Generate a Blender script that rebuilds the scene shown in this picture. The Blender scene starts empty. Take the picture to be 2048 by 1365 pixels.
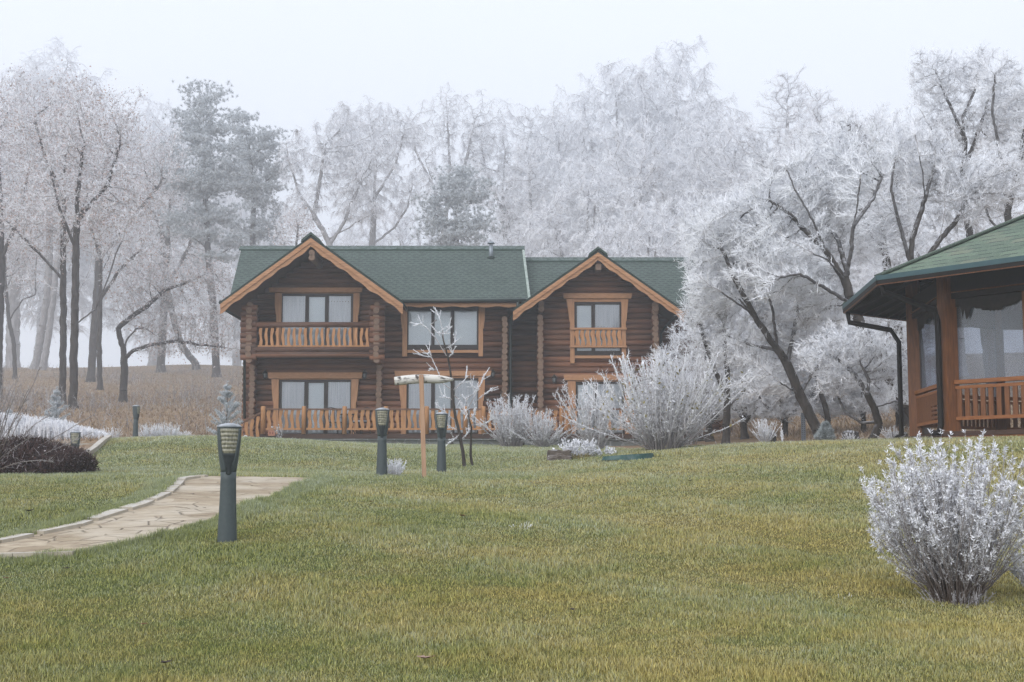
import bpy, bmesh, math
import numpy as np
from mathutils import Vector, Matrix, noise as mnoise
PI = math.pi
HAZE = 0.0023
rng = np.random.default_rng(11)
S = bpy.context.scene
C = S.collection

# ------------------------------------------------------------------ camera
F = 2700.0            # focal length in photograph pixels (2048 wide)
HOR = 960.0           # eye level row
PITCH = math.atan((HOR - 682.5) / F)
CP, SP = math.cos(PITCH), math.sin(PITCH)
cam = bpy.data.cameras.new("camera")
cam.sensor_width = 36.0
cam.lens = F / 2048 * 36
cam.clip_start = 0.1
cam.clip_end = 2000
cam_o = bpy.data.objects.new("camera", cam)
C.objects.link(cam_o)
cam_o.rotation_euler = (PI / 2 + PITCH, 0, 0)
S.camera = cam_o

# ------------------------------------------------------------------ sky, sun, exposure
SUN_EL, SUN_AZ = math.radians(38), math.radians(215)
w = bpy.data.worlds.new("World")
S.world = w
w.use_nodes = True
nt = w.node_tree
nt.nodes.clear()
wo = nt.nodes.new("ShaderNodeOutputWorld")
bg = nt.nodes.new("ShaderNodeBackground")
sky = nt.nodes.new("ShaderNodeTexSky")
sky.sky_type = 'NISHITA'
sky.sun_disc = False
sky.sun_elevation = SUN_EL
sky.sun_rotation = SUN_AZ
sky.dust_density = 4.0
sky.air_density = 1.5
hsv = nt.nodes.new("ShaderNodeHueSaturation")
hsv.inputs['Saturation'].default_value = 0.25
mixs = nt.nodes.new("ShaderNodeMix")
mixs.data_type = 'RGBA'
mixs.inputs['Factor'].default_value = 0.88          # closed cloud layer over the blue sky
mixs.inputs[7].default_value = (9.35, 9.95, 11.1, 1)
bg.inputs['Strength'].default_value = 0.10
nt.links.new(sky.outputs[0], hsv.inputs['Color'])
nt.links.new(hsv.outputs[0], mixs.inputs[6])
nt.links.new(mixs.outputs[2], bg.inputs['Color'])
nt.links.new(bg.outputs[0], wo.inputs['Surface'])

sun = bpy.data.lights.new("sun", 'SUN')
sun.energy = 1.5
sun.angle = math.radians(70)
sun.color = (1.0, 0.97, 0.93)
sun_o = bpy.data.objects.new("sun", sun)
C.objects.link(sun_o)
_d = Vector((math.sin(SUN_AZ) * math.cos(SUN_EL), math.cos(SUN_AZ) * math.cos(SUN_EL), math.sin(SUN_EL)))
sun_o.rotation_euler = _d.to_track_quat('Z', 'Y').to_euler()

S.view_settings.view_transform = 'Standard'
S.view_settings.look = 'None'
S.view_settings.exposure = 0.32
S.view_settings.gamma = 1.0
S.render.engine = 'CYCLES'
cy = S.cycles
cy.max_bounces = 6
cy.diffuse_bounces = 3
cy.glossy_bounces = 2
cy.transmission_bounces = 3
cy.transparent_max_bounces = 12
cy.volume_bounces = 1
cy.use_denoising = True
cy.denoising_prefilter = 'NONE'
cy.use_adaptive_sampling = False

# ------------------------------------------------------------------ helpers
def at(px, py, Y):
    """World point seen at photograph pixel (px, py) at forward distance Y."""
    u = (px - 1024) / F
    v = (682.5 - py) / F
    t = Y / (CP - v * SP)
    return Vector((u * t, Y, t * (v * CP + SP)))

ORG = {}

def tag(o, label=None, cat=None, group=None, kind=None):
    if label: o['label'] = label
    if cat: o['category'] = cat
    if group: o['group'] = group
    if kind: o['kind'] = kind
    return o

def empty(name, loc, label=None, cat=None, group=None):
    o = bpy.data.objects.new(name, None)
    o.empty_display_size = 0.2
    o.location = loc
    C.objects.link(o)
    ORG[o.name] = Vector(loc)
    return tag(o, label, cat, group)

def link(name, me, mat, parent=None, origin=None):
    """Link a mesh whose vertices are in world coordinates; re-origin to its parent's thing or to origin."""
    if parent is not None:
        org = ORG[parent.name]
    else:
        org = Vector(origin) if origin is not None else Vector((0, 0, 0))
    if org.length > 0:
        me.transform(Matrix.Translation(-org))
    o = bpy.data.objects.new(name, me)
    if mat is not None:
        for m in (mat if isinstance(mat, (list, tuple)) else [mat]):
            me.materials.append(m)
    C.objects.link(o)
    if parent is not None:
        o.parent = parent
    else:
        o.location = org
    ORG[o.name] = org
    return o

def np_mesh(name, verts, faces, attrs=None, smooth=False):
    """verts (n,3); faces list of int arrays (m,k); attrs {name: per-vertex float array}."""
    me = bpy.data.meshes.new(name)
    verts = np.asarray(verts, dtype=np.float32)
    faces = [np.asarray(f, dtype=np.int32) for f in (faces if isinstance(faces, list) else [faces])]
    faces = [f for f in faces if len(f)]
    nl = sum(f.size for f in faces)
    nf = sum(len(f) for f in faces)
    me.vertices.add(len(verts))
    me.vertices.foreach_set('co', verts.ravel())
    me.loops.add(nl)
    me.polygons.add(nf)
    me.loops.foreach_set('vertex_index', np.concatenate([f.ravel() for f in faces]))
    starts, tot, s = [], [], 0
    for f in faces:
        k = f.shape[1]
        starts.append(s + np.arange(len(f)) * k)
        s += f.size
    me.polygons.foreach_set('loop_start', np.concatenate(starts).astype(np.int32))
    me.polygons.foreach_set('use_smooth', np.full(nf, smooth, dtype=bool))
    for k, a in (attrs or {}).items():
        at_ = me.attributes.new(k, 'FLOAT', 'POINT')
        at_.data.foreach_set('value', np.asarray(a, dtype=np.float32))
    me.update(calc_edges=True)
    return me

class MB:
    """Mesh builder: collects solids in world coordinates into one mesh."""
    def __init__(s):
        s.v, s.f, s.uv, s.sm = [], [], [], []
    def add(s, vs, fs, uvs=None, smooth=False):
        b = len(s.v)
        s.v += [tuple(p) for p in vs]
        for i, f in enumerate(fs):
            s.f.append([b + k for k in f])
            s.uv.append(uvs[i] if uvs else None)
            s.sm.append(smooth)
        return s
    def box(s, lo, hi):
        x0, y0, z0 = lo; x1, y1, z1 = hi
        vs = [(x0,y0,z0),(x1,y0,z0),(x1,y1,z0),(x0,y1,z0),(x0,y0,z1),(x1,y0,z1),(x1,y1,z1),(x0,y1,z1)]
        return s.add(vs, [(0,3,2,1),(4,5,6,7),(0,1,5,4),(1,2,6,5),(2,3,7,6),(3,0,4,7)])
    def bar(s, p0, p1, w, h, up=(0,0,1)):
        """Rectangular bar from p0 to p1, width w (sideways), height h (towards up)."""
        p0, p1 = Vector(p0), Vector(p1)
        d = (p1 - p0).normalized()
        u = Vector(up)
        sd = d.cross(u).normalized()
        u = sd.cross(d).normalized()
        vs = []
        for p in (p0, p1):
            for a, b in ((-1,-1),(1,-1),(1,1),(-1,1)):
                vs.append(p + sd * (a * w / 2) + u * (b * h / 2))
        return s.add(vs, [(0,1,2,3),(7,6,5,4),(0,4,5,1),(1,5,6,2),(2,6,7,3),(3,7,4,0)])
    def prism(s, poly, y0, y1):
        """Polygon in the XZ plane (CCW seen from -Y) extruded from y0 to y1."""
        n = len(poly)
        vs = [(x, y0, z) for x, z in poly] + [(x, y1, z) for x, z in poly]
        fs = [tuple(range(n)), tuple(range(2*n-1, n-1, -1))]
        fs += [(i, i + n, (i+1) % n + n, (i+1) % n) for i in range(n)]
        return s.add(vs, fs)
    def extrude(s, poly, d):
        """3-D planar polygon extruded along vector d."""
        n = len(poly); d = Vector(d)
        vs = [Vector(p) for p in poly] + [Vector(p) + d for p in poly]
        fs = [tuple(range(n-1, -1, -1)), tuple(range(n, 2*n))]
        fs += [(i, (i+1) % n, (i+1) % n + n, i + n) for i in range(n)]
        return s.add(vs, fs)
    def tube(s, pts, r, n=8, caps=True):
        pts = [Vector(p) for p in pts]
        rs = r if isinstance(r, (list, tuple)) else [r] * len(pts)
        vs = []
        prev = None
        for i, p in enumerate(pts):
            d = (pts[min(i+1, len(pts)-1)] - pts[max(i-1, 0)]).normalized()
            if prev is None:
                a = d.cross(Vector((0,0,1)))
                if a.length < 1e-3: a = d.cross(Vector((1,0,0)))
            else:
                a = prev - d * prev.dot(d)
            a.normalize(); prev = a
            b = d.cross(a)
            for k in range(n):
                t = 2 * PI * k / n
                vs.append(p + (a * math.cos(t) + b * math.sin(t)) * rs[i])
        fs = []
        for i in range(len(pts) - 1):
            for k in range(n):
                fs.append((i*n+k, i*n+(k+1)%n, (i+1)*n+(k+1)%n, (i+1)*n+k))
        s.add(vs, fs, smooth=True)
        if caps:
            b = len(s.v) - len(vs)
            for q, rev in ((0, True), ((len(pts)-1)*n, False)):
                idx = [b + q + k for k in range(n)]
                s.f.append(idx[::-1] if rev else idx); s.uv.append(None); s.sm.append(False)
        return s
    def lathe(s, prof, cx, cy, n=20, a0=0.0, sq=None):
        """Revolve (r,z) profile about the vertical axis through (cx,cy)."""
        vs = []
        for r, z in prof:
            for k in range(n):
                t = a0 + 2 * PI * k / n
                vs.append((cx + r * math.cos(t), cy + r * math.sin(t), z))
        fs = []
        for i in range(len(prof) - 1):
            for k in range(n):
                fs.append((i*n+k, i*n+(k+1)%n, (i+1)*n+(k+1)%n, (i+1)*n+k))
        s.add(vs, fs, smooth=True)
        b = len(s.v) - len(vs)
        s.f.append([b + k for k in range(n)][::-1]); s.uv.append(None); s.sm.append(False)
        s.f.append([b + (len(prof)-1)*n + k for k in range(n)]); s.uv.append(None); s.sm.append(False)
        return s
    def build(s, name, mat, parent=None, origin=None):
        me = bpy.data.meshes.new(name)
        me.from_pydata(s.v, [], s.f)
        me.polygons.foreach_set('use_smooth', s.sm)
        if any(u is not None for u in s.uv):
            ul = me.uv_layers.new(name='UVMap')
            for p, u in zip(me.polygons, s.uv):
                if u is None: continue
                for li, c in zip(p.loop_indices, u):
                    ul.data[li].uv = c
        me.update()
        return link(name, me, mat, parent, origin)

# ------------------------------------------------------------------ materials
def newmat(name):
    m = bpy.data.materials.new(name)
    m.use_nodes = True
    n = m.node_tree.nodes
    b = n['Principled BSDF']
    return m, m.node_tree, b

class G:
    """Small node-graph writer."""
    def __init__(s, t): s.t = t
    def n(s, typ, **kw):
        x = s.t.nodes.new(typ)
        for k, v in kw.items(): setattr(x, k, v)
        return x
    def set(s, sock, v):
        if isinstance(v, bpy.types.NodeSocket): s.t.links.new(v, sock)
        else: sock.default_value = v
    def math(s, op, a, b=0.0, c=0.0, clamp=False):
        x = s.n('ShaderNodeMath', operation=op, use_clamp=clamp)
        s.set(x.inputs[0], a); s.set(x.inputs[1], b); s.set(x.inputs[2], c)
        return x.outputs[0]
    def mix(s, f, a, b, blend='MIX'):
        x = s.n('ShaderNodeMix', data_type='RGBA', blend_type=blend)
        s.set(x.inputs[0], f)
        s.set(x.inputs[6], a if isinstance(a, bpy.types.NodeSocket) else (*a, 1))
        s.set(x.inputs[7], b if isinstance(b, bpy.types.NodeSocket) else (*b, 1))
        return x.outputs[2]
    def noise(s, vec, scale, detail=3, rough=0.55):
        x = s.n('ShaderNodeTexNoise')
        s.set(x.inputs['Scale'], scale); s.set(x.inputs['Detail'], detail); s.set(x.inputs['Roughness'], rough)
        if vec is not None: s.set(x.inputs['Vector'], vec)
        return x.outputs['Fac']
    def pos(s): return s.n('ShaderNodeNewGeometry').outputs['Position']
    def nrm(s): return s.n('ShaderNodeNewGeometry').outputs['Normal']
    def obj(s): return s.n('ShaderNodeTexCoord').outputs['Object']
    def scale(s, vec, sc):
        x = s.n('ShaderNodeVectorMath', operation='MULTIPLY')
        s.set(x.inputs[0], vec); s.set(x.inputs[1], sc)
        return x.outputs[0]
    def sep(s, vec):
        x = s.n('ShaderNodeSeparateXYZ'); s.set(x.inputs[0], vec); return x.outputs
    def comb(s, a, b, c):
        x = s.n('ShaderNodeCombineXYZ')
        for i, v in enumerate((a, b, c)): s.set(x.inputs[i], v)
        return x.outputs[0]
    def ramp(s, f, lo, hi):
        x = s.n('ShaderNodeMapRange', clamp=True)
        s.set(x.inputs[0], f); x.inputs[1].default_value = lo; x.inputs[2].default_value = hi
        return x.outputs[0]
    def attr(s, name): 
        x = s.n('ShaderNodeAttribute', attribute_name=name); return x.outputs['Fac']
    def white(s, vec):
        x = s.n('ShaderNodeTexWhiteNoise', noise_dimensions='3D'); s.set(x.inputs[0], vec); return x.outputs[0]
    def bump(s, h, strength, dist, bsdf):
        x = s.n('ShaderNodeBump'); x.inputs['Strength'].default_value = strength; x.inputs['Distance'].default_value = dist
        s.set(x.inputs['Height'], h); s.t.links.new(x.outputs[0], bsdf.inputs['Normal'])

def simple(name, c0, c1=None, scale=6, stretch=(1,1,1), rough=0.7, bump=0.0, metal=0.0, frost=0.0, spec=0.3):
    m, t, b = newmat(name)
    g = G(t)
    c1 = c1 or tuple(x * 0.7 for x in c0)
    p = g.scale(g.pos(), stretch)
    f = g.noise(p, scale, 4)
    col = g.mix(g.ramp(f, 0.3, 0.7), c1, c0)
    if frost:
        nz = g.sep(g.nrm())[2]
        fr = g.math('MULTIPLY', g.ramp(nz, 0.1, 0.9), g.ramp(g.noise(g.pos(), 9, 3), 0.35, 0.6))
        col = g.mix(g.math('MULTIPLY', fr, frost), col, (0.75, 0.78, 0.84))
    g.set(b.inputs['Base Color'], col)
    b.inputs['Roughness'].default_value = rough
    b.inputs['Metallic'].default_value = metal
    b.inputs['Specular IOR Level'].default_value = spec
    if bump: g.bump(f, bump, 0.02, b)
    return m

def log_mat(name, c0, c1, pitch, z0, rough=0.6):
    m, t, b = newmat(name)
    g = G(t)
    p = g.pos()
    x, y, z = g.sep(p)
    row = g.math('FLOOR', g.math('DIVIDE', g.math('SUBTRACT', z, z0), pitch))
    wn = g.white(g.comb(row, 3.1, 7.7))
    grain = g.noise(g.scale(p, (0.8, 0.8, 7)), 3.0, 4, 0.55)
    blot = g.noise(g.scale(p, (0.9, 0.9, 4.5)), 1.2, 4)
    f = g.math('ADD', g.math('MULTIPLY', wn, 0.55), g.math('MULTIPLY', grain, 0.40))
    f = g.math('ADD', f, g.math('MULTIPLY', g.math('SUBTRACT', blot, 0.5), 0.9))
    col = g.mix(g.ramp(f, 0.2, 0.85), c1, c0)
    crack = g.math('MULTIPLY', g.ramp(g.noise(g.scale(p, (0.5, 0.5, 26)), 2.0, 3, .7), .62, .68), .6)
    col = g.mix(crack, col, (0.02, 0.012, 0.009))
    worn = g.math('MULTIPLY', g.ramp(g.noise(g.scale(p, (0.35, 0.35, 1.1)), 1.0, 4), .52, .75), .45)
    col = g.mix(worn, col, (0.17, 0.125, 0.10))
    g.set(b.inputs['Base Color'], col)
    b.inputs['Roughness'].default_value = rough
    b.inputs['Specular IOR Level'].default_value = 0.25
    g.bump(grain, 0.12, 0.01, b)
    return m

def shingle_mat(name, c0, c1, dark, tw, th, mode, rough=0.9, moss=None, dash=0.34):
    """Green bitumen shingles laid in staggered rows; mode 'uv' uses the UV map in metres."""
    m, t, b = newmat(name)
    g = G(t)
    if mode == 'uv':
        u, v, _ = g.sep(g.n('ShaderNodeTexCoord').outputs['UV'])
    vv = g.math('DIVIDE', v, th)
    row = g.math('FLOOR', vv)
    fy = g.math('SUBTRACT', vv, row)
    odd = g.math('MODULO', g.math('ABSOLUTE', row), 2.0)
    jit = g.math('MULTIPLY', g.white(g.comb(row, 1.7, 0.3)), 0.25)
    uu = g.math('ADD', g.math('ADD', g.math('DIVIDE', u, tw), g.math('MULTIPLY', odd, 0.5)), jit)
    cc = g.math('FLOOR', uu)
    fx = g.math('ABSOLUTE', g.math('SUBTRACT', g.math('SUBTRACT', uu, cc), 0.5))
    rnd = g.white(g.comb(row, cc, 2.2))
    big = g.noise(g.pos(), 0.7, 4)
    f = g.math('ADD', g.math('MULTIPLY', rnd, 0.65), g.math('MULTIPLY', big, 0.5))
    col = g.mix(g.ramp(f, 0.15, 0.95), c1, c0)
    if moss: col = g.mix(g.math('MULTIPLY', g.ramp(g.white(g.comb(cc, row, 9.0)), 0.7, 1.0), 0.5), col, moss)
    edge = g.math('MULTIPLY', g.math('LESS_THAN', fy, dash), g.math('LESS_THAN', fx, 0.31))
    edge2 = g.math('MULTIPLY', g.math('LESS_THAN', fy, 0.10), 0.45)
    d = g.math('MAXIMUM', edge, edge2)
    col = g.mix(g.math('MULTIPLY', d, 0.97), col, dark)
    fr = g.math('MULTIPLY', g.ramp(g.noise(g.pos(), 60, 2), 0.45, 0.75), 0.22)
    col = g.mix(fr, col, (0.62, 0.68, 0.68))
    g.set(b.inputs['Base Color'], col)
    b.inputs['Roughness'].default_value = rough
    b.inputs['Specular IOR Level'].default_value = 0.2
    g.bump(g.math('SUBTRACT', 1.0, d), 0.5, 0.03, b)
    return m
# ------------------------------------------------------------------ terrain
def DY(Y):
    """Stretches distances behind the house so the mist fades what stands there more."""
    return Y if Y < 47 else 47 + (Y - 47) * 3.4
_pts = [(x, 0, -1.42) for x in (-8, -3, 0, 3, 8)] + [(x, -12, -1.9) for x in (-15, 0, 15)]
for px, py, Y in [(1024,1365,6.6),(0,1365,7.0),(2048,1365,6.4),(458,1080,11.5),(1905,1205,9.5),(763,953,19.6),(882,947,22.1),
        (850,957,19.4),(935,935,24),(0,1130,10.8),(140,1122,10.9),(400,954,18),(640,957.5,18.2),(175,950,19.5),(-200,957,18.5),
        (270,880,38.6),(500,887,45.5),(1000,891,45.5),(1300,891,45.5),(1100,925,24),(1250,916,24),(1400,897,24.5),
        (1600,886,24.5),(1820,882,24),(1900,878,23.3),(2150,875,21.6),(2300,862,28),(1500,1010,15),(1150,1010,15.5),
        (1625,871,40),(1570,848,48),(125,812,55),(148,818,53),(245,800,58),(200,775,66),(320,741,84),(180,746,80),(430,752,78),
        (75,737,86),(375,730,86),(-300,737,86),(40,955,27.5),(163,922,26.6),(193,902,28.6),(210,887,30.4),(223,879,32.6),(-100,885,36),(100,884,36.5)]:
    p = at(px, py, DY(Y)); _pts.append((p.x, p.y, p.z))
_pts += [(6.5, 30, .74), (9.5, 31, .80), (-3, 32, .78), (4, 34, .72),
         (0, 86, 4.6), (15, 88, 6.2), (42, 86, 6.8), (0, 178, 13.5), (48, 178, 16), (-95, 86, 5.0), (90, 72, 5.6), (115, 184, 16.5), (-130, 184, 14.5),
         (-80, 240, 11), (0, 240, 14), (80, 240, 17), (-120, 350, 5), (0, 350, 8), (120, 350, 10), (-220, 260, 10), (220, 260, 15),
         (-60, 15, -.6), (60, 15, .6), (-60, -12, -2), (60, -12, -1.6), (-240, 470, 2), (240, 470, 6), (0, 470, 4), (-20, 45, 1.35), (-40, 40, 1.0), (25, 30, 1.0), (14, 12, -.4), (-14, 10, -.9)]
_P = np.array(_pts, float)
def _phi(r2): return np.where(r2 > 1e-12, 0.5 * r2 * np.log(np.maximum(r2, 1e-12)), 0)
_n = len(_P)
_K = _phi(((_P[:, None, :2] - _P[None, :, :2]) ** 2).sum(-1)) + np.eye(_n) * 0.6
_Q = np.c_[np.ones(_n), _P[:, :2]]
_A = np.block([[_K, _Q], [_Q.T, np.zeros((3, 3))]])
_W = np.linalg.solve(_A, np.r_[_P[:, 2], 0, 0, 0])
def gz(x, y):
    x = np.asarray(x, float); y = np.asarray(y, float)
    sh = np.broadcast(x, y).shape
    x = np.broadcast_to(x, sh).ravel(); y = np.broadcast_to(y, sh).ravel()
    out = np.empty(len(x))
    for i in range(0, len(x), 20000):
        q = np.c_[x[i:i+20000], y[i:i+20000]]
        out[i:i+20000] = _phi(((q[:, None] - _P[None, :, :2]) ** 2).sum(-1)) @ _W[:_n] + _W[_n] + q @ _W[_n+1:]
    return out.reshape(sh)
def gzf(x, y): return float(gz(x, y))

def hit(px, py, y0=4.0, y1=70.0):
    """First point where the sight line through a photograph pixel meets the ground."""
    Y = np.linspace(y0, y1, 1400)
    a = at(px, py, 1.0)
    d = a.z * Y - gz(a.x * Y, Y)
    i = np.argmax(d < 0) if (d < 0).any() else len(Y) - 1
    return Vector((a.x * Y[i], Y[i], float(gz(a.x * Y[i], Y[i]))))

def on_ground(px, Y):
    a = at(px, 900, Y)
    return Vector((a.x, Y, gzf(a.x, Y)))

def lawn_edge(x):
    return np.interp(x, [-60, -13, -11.9, -11.6, -9.6, -7, 1.5, 2.6, 3.5, 5, 8, 60], [26, 27, 27, 39, 44, 47.0, 47.2, 46, 29, 26.2, 27.5, 30])
def left_bank(x, y):
    """Strip left of the stair kerb that is not lawn."""
    return (y > 26.2) & (y < 60) & (x < np.interp(y, [26, 26.6, 28.6, 30.4, 32.6, 39, 60], [-8.4, -8.5, -8.85, -9.2, -9.73, -11.6, -11.6]))

# path outline (from the photograph, dropped on to the terrain)
_L = [hit(*p) for p in [(-90,1100),(0,1088),(150,1057),(280,1015),(330,991),(352,973),(360,962),(420,954.2)]]
_R = [hit(*p) for p in [(-90,1122),(0,1121),(145,1114),(300,1085),(420,1045),(540,1000),(600,972),(648,958.5)]]
def resample(pts, n):
    p = np.array(pts); d = np.r_[0, np.cumsum(np.linalg.norm(np.diff(p, axis=0), axis=1))]
    t = np.linspace(0, d[-1], n)
    return np.c_[[np.interp(t, d, p[:, k]) for k in range(3)]].T
PL, PR = resample(_L, 60), resample(_R, 60)
# the paving goes on to the right behind the crest of the lawn
_ext = [(PL[-1] * (1 - s) + PR[-1] * s) for s in (0, 1)]
PATH_POLY = np.r_[PL[:, :2], PR[::-1, :2]]
def in_poly(x, y, poly):
    c = np.zeros(len(x), bool); n = len(poly); j = n - 1
    for i in range(n):
        xi, yi = poly[i]; xj, yj = poly[j]
        k = ((yi > y) != (yj > y)) & (x < (xj - xi) * (y - yi) / (yj - yi + 1e-12) + xi)
        c ^= k; j = i
    return c
def path_dist(x, y):
    e = np.r_[PL[:, :2], PR[:, :2]]
    out = np.full(len(x), 9.0)
    m = (y > 6) & (y < 21) & (x < 0)
    idx = np.nonzero(m)[0]
    for i in range(0, len(idx), 50000):
        k = idx[i:i+50000]
        out[k] = np.sqrt(((np.c_[x[k], y[k]][:, None] - e[None]) ** 2).sum(-1)).min(1)
    return out

# ground sheet
gx = np.r_[np.arange(-284, -20, 4.0), np.arange(-20, 20, 0.4), np.arange(20, 285, 4.0)]
gy = np.r_[np.arange(-16, 4, 1.0), np.arange(4, 52, 0.4), np.arange(52, 200, 2.0), np.arange(200, 480, 8.0)]
XX, YY = np.meshgrid(gx, gy)
ZZ = gz(XX, YY)
nx, ny = len(gx), len(gy)
ii, jj = np.meshgrid(np.arange(nx - 1), np.arange(ny - 1))
a = (jj * nx + ii).ravel()
lawnf = np.clip((lawn_edge(XX) - YY) / 1.2 + 0.5, 0, 1) * ~left_bank(XX, YY)
me = np_mesh("ground", np.c_[XX.ravel(), YY.ravel(), ZZ.ravel()], np.c_[a, a + 1, a + nx + 1, a + nx], {'lawn': lawnf.ravel()}, smooth=True)

def lawn_colours(g, p):
    """Green turf with straw-coloured patches, as in-plane colour (world-space noise)."""
    n1 = g.noise(g.scale(p, (0.42, 0.42, 0.0)), 1.0, 4, 0.6)
    n2 = g.noise(g.scale(p, (2.6, 2.6, 0.0)), 1.0, 3, 0.6)
    f = g.math('ADD', g.math('MULTIPLY', n1, 0.75), g.math('MULTIPLY', n2, 0.35))
    x, y, z = g.sep(p)
    # worn, drier turf in the middle of the slope, lusher by the paving
    bias = g.math('MULTIPLY', g.ramp(g.math('ADD', x, g.math('MULTIPLY', y, -0.22)), -6.0, -1.0), 0.13)
    f = g.math('ADD', f, g.math('SUBTRACT', bias, 0.07))
    return g.ramp(f, 0.44, 0.68), n2

m_ground, t, b = newmat("ground"); g = G(t)
p = g.pos()
dry, n2 = lawn_colours(g, p)
lawn_c = g.mix(dry, (0.060, 0.075, 0.016), (0.13, 0.10, 0.028))
lawn_c = g.mix(g.math('MULTIPLY', n2, 0.5), lawn_c, (0.05, 0.06, 0.02))
fn = g.noise(p, 0.35, 5, 0.6); fn2 = g.noise(p, 3.0, 5, 0.7)
field = g.mix(g.ramp(fn, 0.35, 0.65), (0.16, 0.095, 0.05), (0.24, 0.15, 0.065))
field = g.mix(g.ramp(fn2, 0.35, 0.75), field, (0.30, 0.24, 0.19))
g.set(b.inputs['Base Color'], g.mix(g.attr('lawn'), field, lawn_c))
b.inputs['Roughness'].default_value = 0.95
b.inputs['Specular IOR Level'].default_value = 0.1
g.bump(fn2, 0.6, 0.08, b)
o = link("ground", me, m_ground); tag(o, kind='structure', label='lawn running up to a brown frosty hillside')

# flagstone path
m_flag, t, b = newmat("flagstone"); g = G(t)
p = g.scale(g.pos(), (1.0, 1.35, 0.0))
vor = g.n('ShaderNodeTexVoronoi', feature='F1'); g.set(vor.inputs['Vector'], p); vor.inputs['Scale'].default_value = 2.9
vd = g.n('ShaderNodeTexVoronoi', feature='DISTANCE_TO_EDGE'); g.set(vd.inputs['Vector'], p); vd.inputs['Scale'].default_value = 2.9
cw = g.sep(vor.outputs['Color'])[0]
lay = g.noise(g.scale(g.pos(), (1.3, 2.2, 0)), 3.5, 6, 0.65)
col = g.mix(cw, (0.33, 0.265, 0.18), (0.48, 0.405, 0.30))
col = g.mix(g.ramp(lay, 0.4, 0.75), col, (0.23, 0.17, 0.12))
col = g.mix(g.ramp(g.noise(g.pos(), 1.1, 3), 0.45, 0.7), col, (0.49, 0.43, 0.345))
joint = g.math('SUBTRACT', 1.0, g.ramp(vd.outputs['Distance'], 0.0, 0.034))
joint = g.math('MULTIPLY', joint, g.ramp(g.noise(g.pos(), 2.3, 2), 0.35, 0.55))
col = g.mix(g.math('MULTIPLY', joint, .7), col, (0.14, 0.11, 0.075))
g.set(b.inputs['Base Color'], col); b.inputs['Roughness'].default_value = 0.8; b.inputs['Specular IOR Level'].default_value = 0.2
hgt = g.math('ADD', g.math('MULTIPLY', lay, 0.5), g.math('SUBTRACT', g.math('MULTIPLY', cw, 0.5), joint))
g.bump(hgt, 0.8, 0.03, b)
nc = 12
rows = []
for i in range(60):
    for k in range(nc + 1):
        s = k / nc; q = PL[i] * (1 - s) + PR[i] * s
        rows.append((q[0], q[1], gzf(q[0], q[1]) + 0.012))
a = np.array([i * (nc + 1) + k for i in range(59) for k in range(nc)])
me = np_mesh("path", rows, np.c_[a, a + nc + 1, a + nc + 2, a + 1], smooth=True)
tag(link("path", me, m_flag), kind='structure', label='beige flagstone garden path')
m_kerb = simple("kerb_stone", (0.46, 0.41, 0.33), (0.34, 0.30, 0.24), 5, rough=0.85, bump=0.3, frost=0.25)
mb = MB()
for i in range(0, 57):
    if i % 7 == 6: continue
    q0, q1 = Vector(PL[i]), Vector(PL[i + 1])
    for q in (q0, q1): q.z = gzf(q.x, q.y) - 0.004
    if i % 7 == 0: q0 = q0.lerp(q1, 0.04)
    mb.bar(q0, q1.lerp(q0, -0.02), 0.15, 0.085)
q0, q1 = Vector(PL[6]), Vector(PL[6])
e0, e1 = hit(-90, 1123), hit(150, 1116)
for s in range(4):
    a0, a1 = e0.lerp(e1, s / 4 + 0.003), e0.lerp(e1, (s + 1) / 4 - 0.003)
    a0.z = gzf(a0.x, a0.y) + 0.0; a1.z = gzf(a1.x, a1.y) + 0.0
    mb.bar(a0, a1, 0.12, 0.10)
tag(mb.build("kerb", m_kerb), kind='structure', label='pale stone kerb along the flagstone path')

# stone steps cut into the bank on the left
m_step = simple("step_stone", (0.40, 0.37, 0.32), (0.27, 0.24, 0.20), 6, rough=0.85, bump=0.3, frost=0.5)
m_riser = simple("step_riser", (0.22, 0.20, 0.165), (0.15, 0.135, 0.11), 6, rough=0.9, bump=0.3)
mb = MB(); mr = MB()
for k, (py, Y) in enumerate([(922, 27.0), (909, 28.3), (897.5, 29.6), (887, 30.9), (883, 32.2)]):
    l = at(60, py, Y); r = at(166 + k * 13, py, Y)
    mb.box((l.x, Y, l.z - 0.04), (r.x, Y + 1.36, l.z))
    mr.box((l.x, Y + 0.03, l.z - 0.45), (r.x, Y + 1.3, l.z - 0.041))
st = mb.build("steps", m_step); tag(st, kind='structure', label='stone steps up the grassy bank')
mr.build("riser", m_riser, st)
mb = MB()
k0 = [at(158, 924, 26.6), at(188, 903, 28.6), at(205, 888, 30.4), at(218, 879, 32.6)]
for q0, q1 in zip(k0[:-1], k0[1:]): mb.bar(q0, q1, 0.12, 0.20)
mb.build("side_kerb", m_kerb, st)
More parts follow.
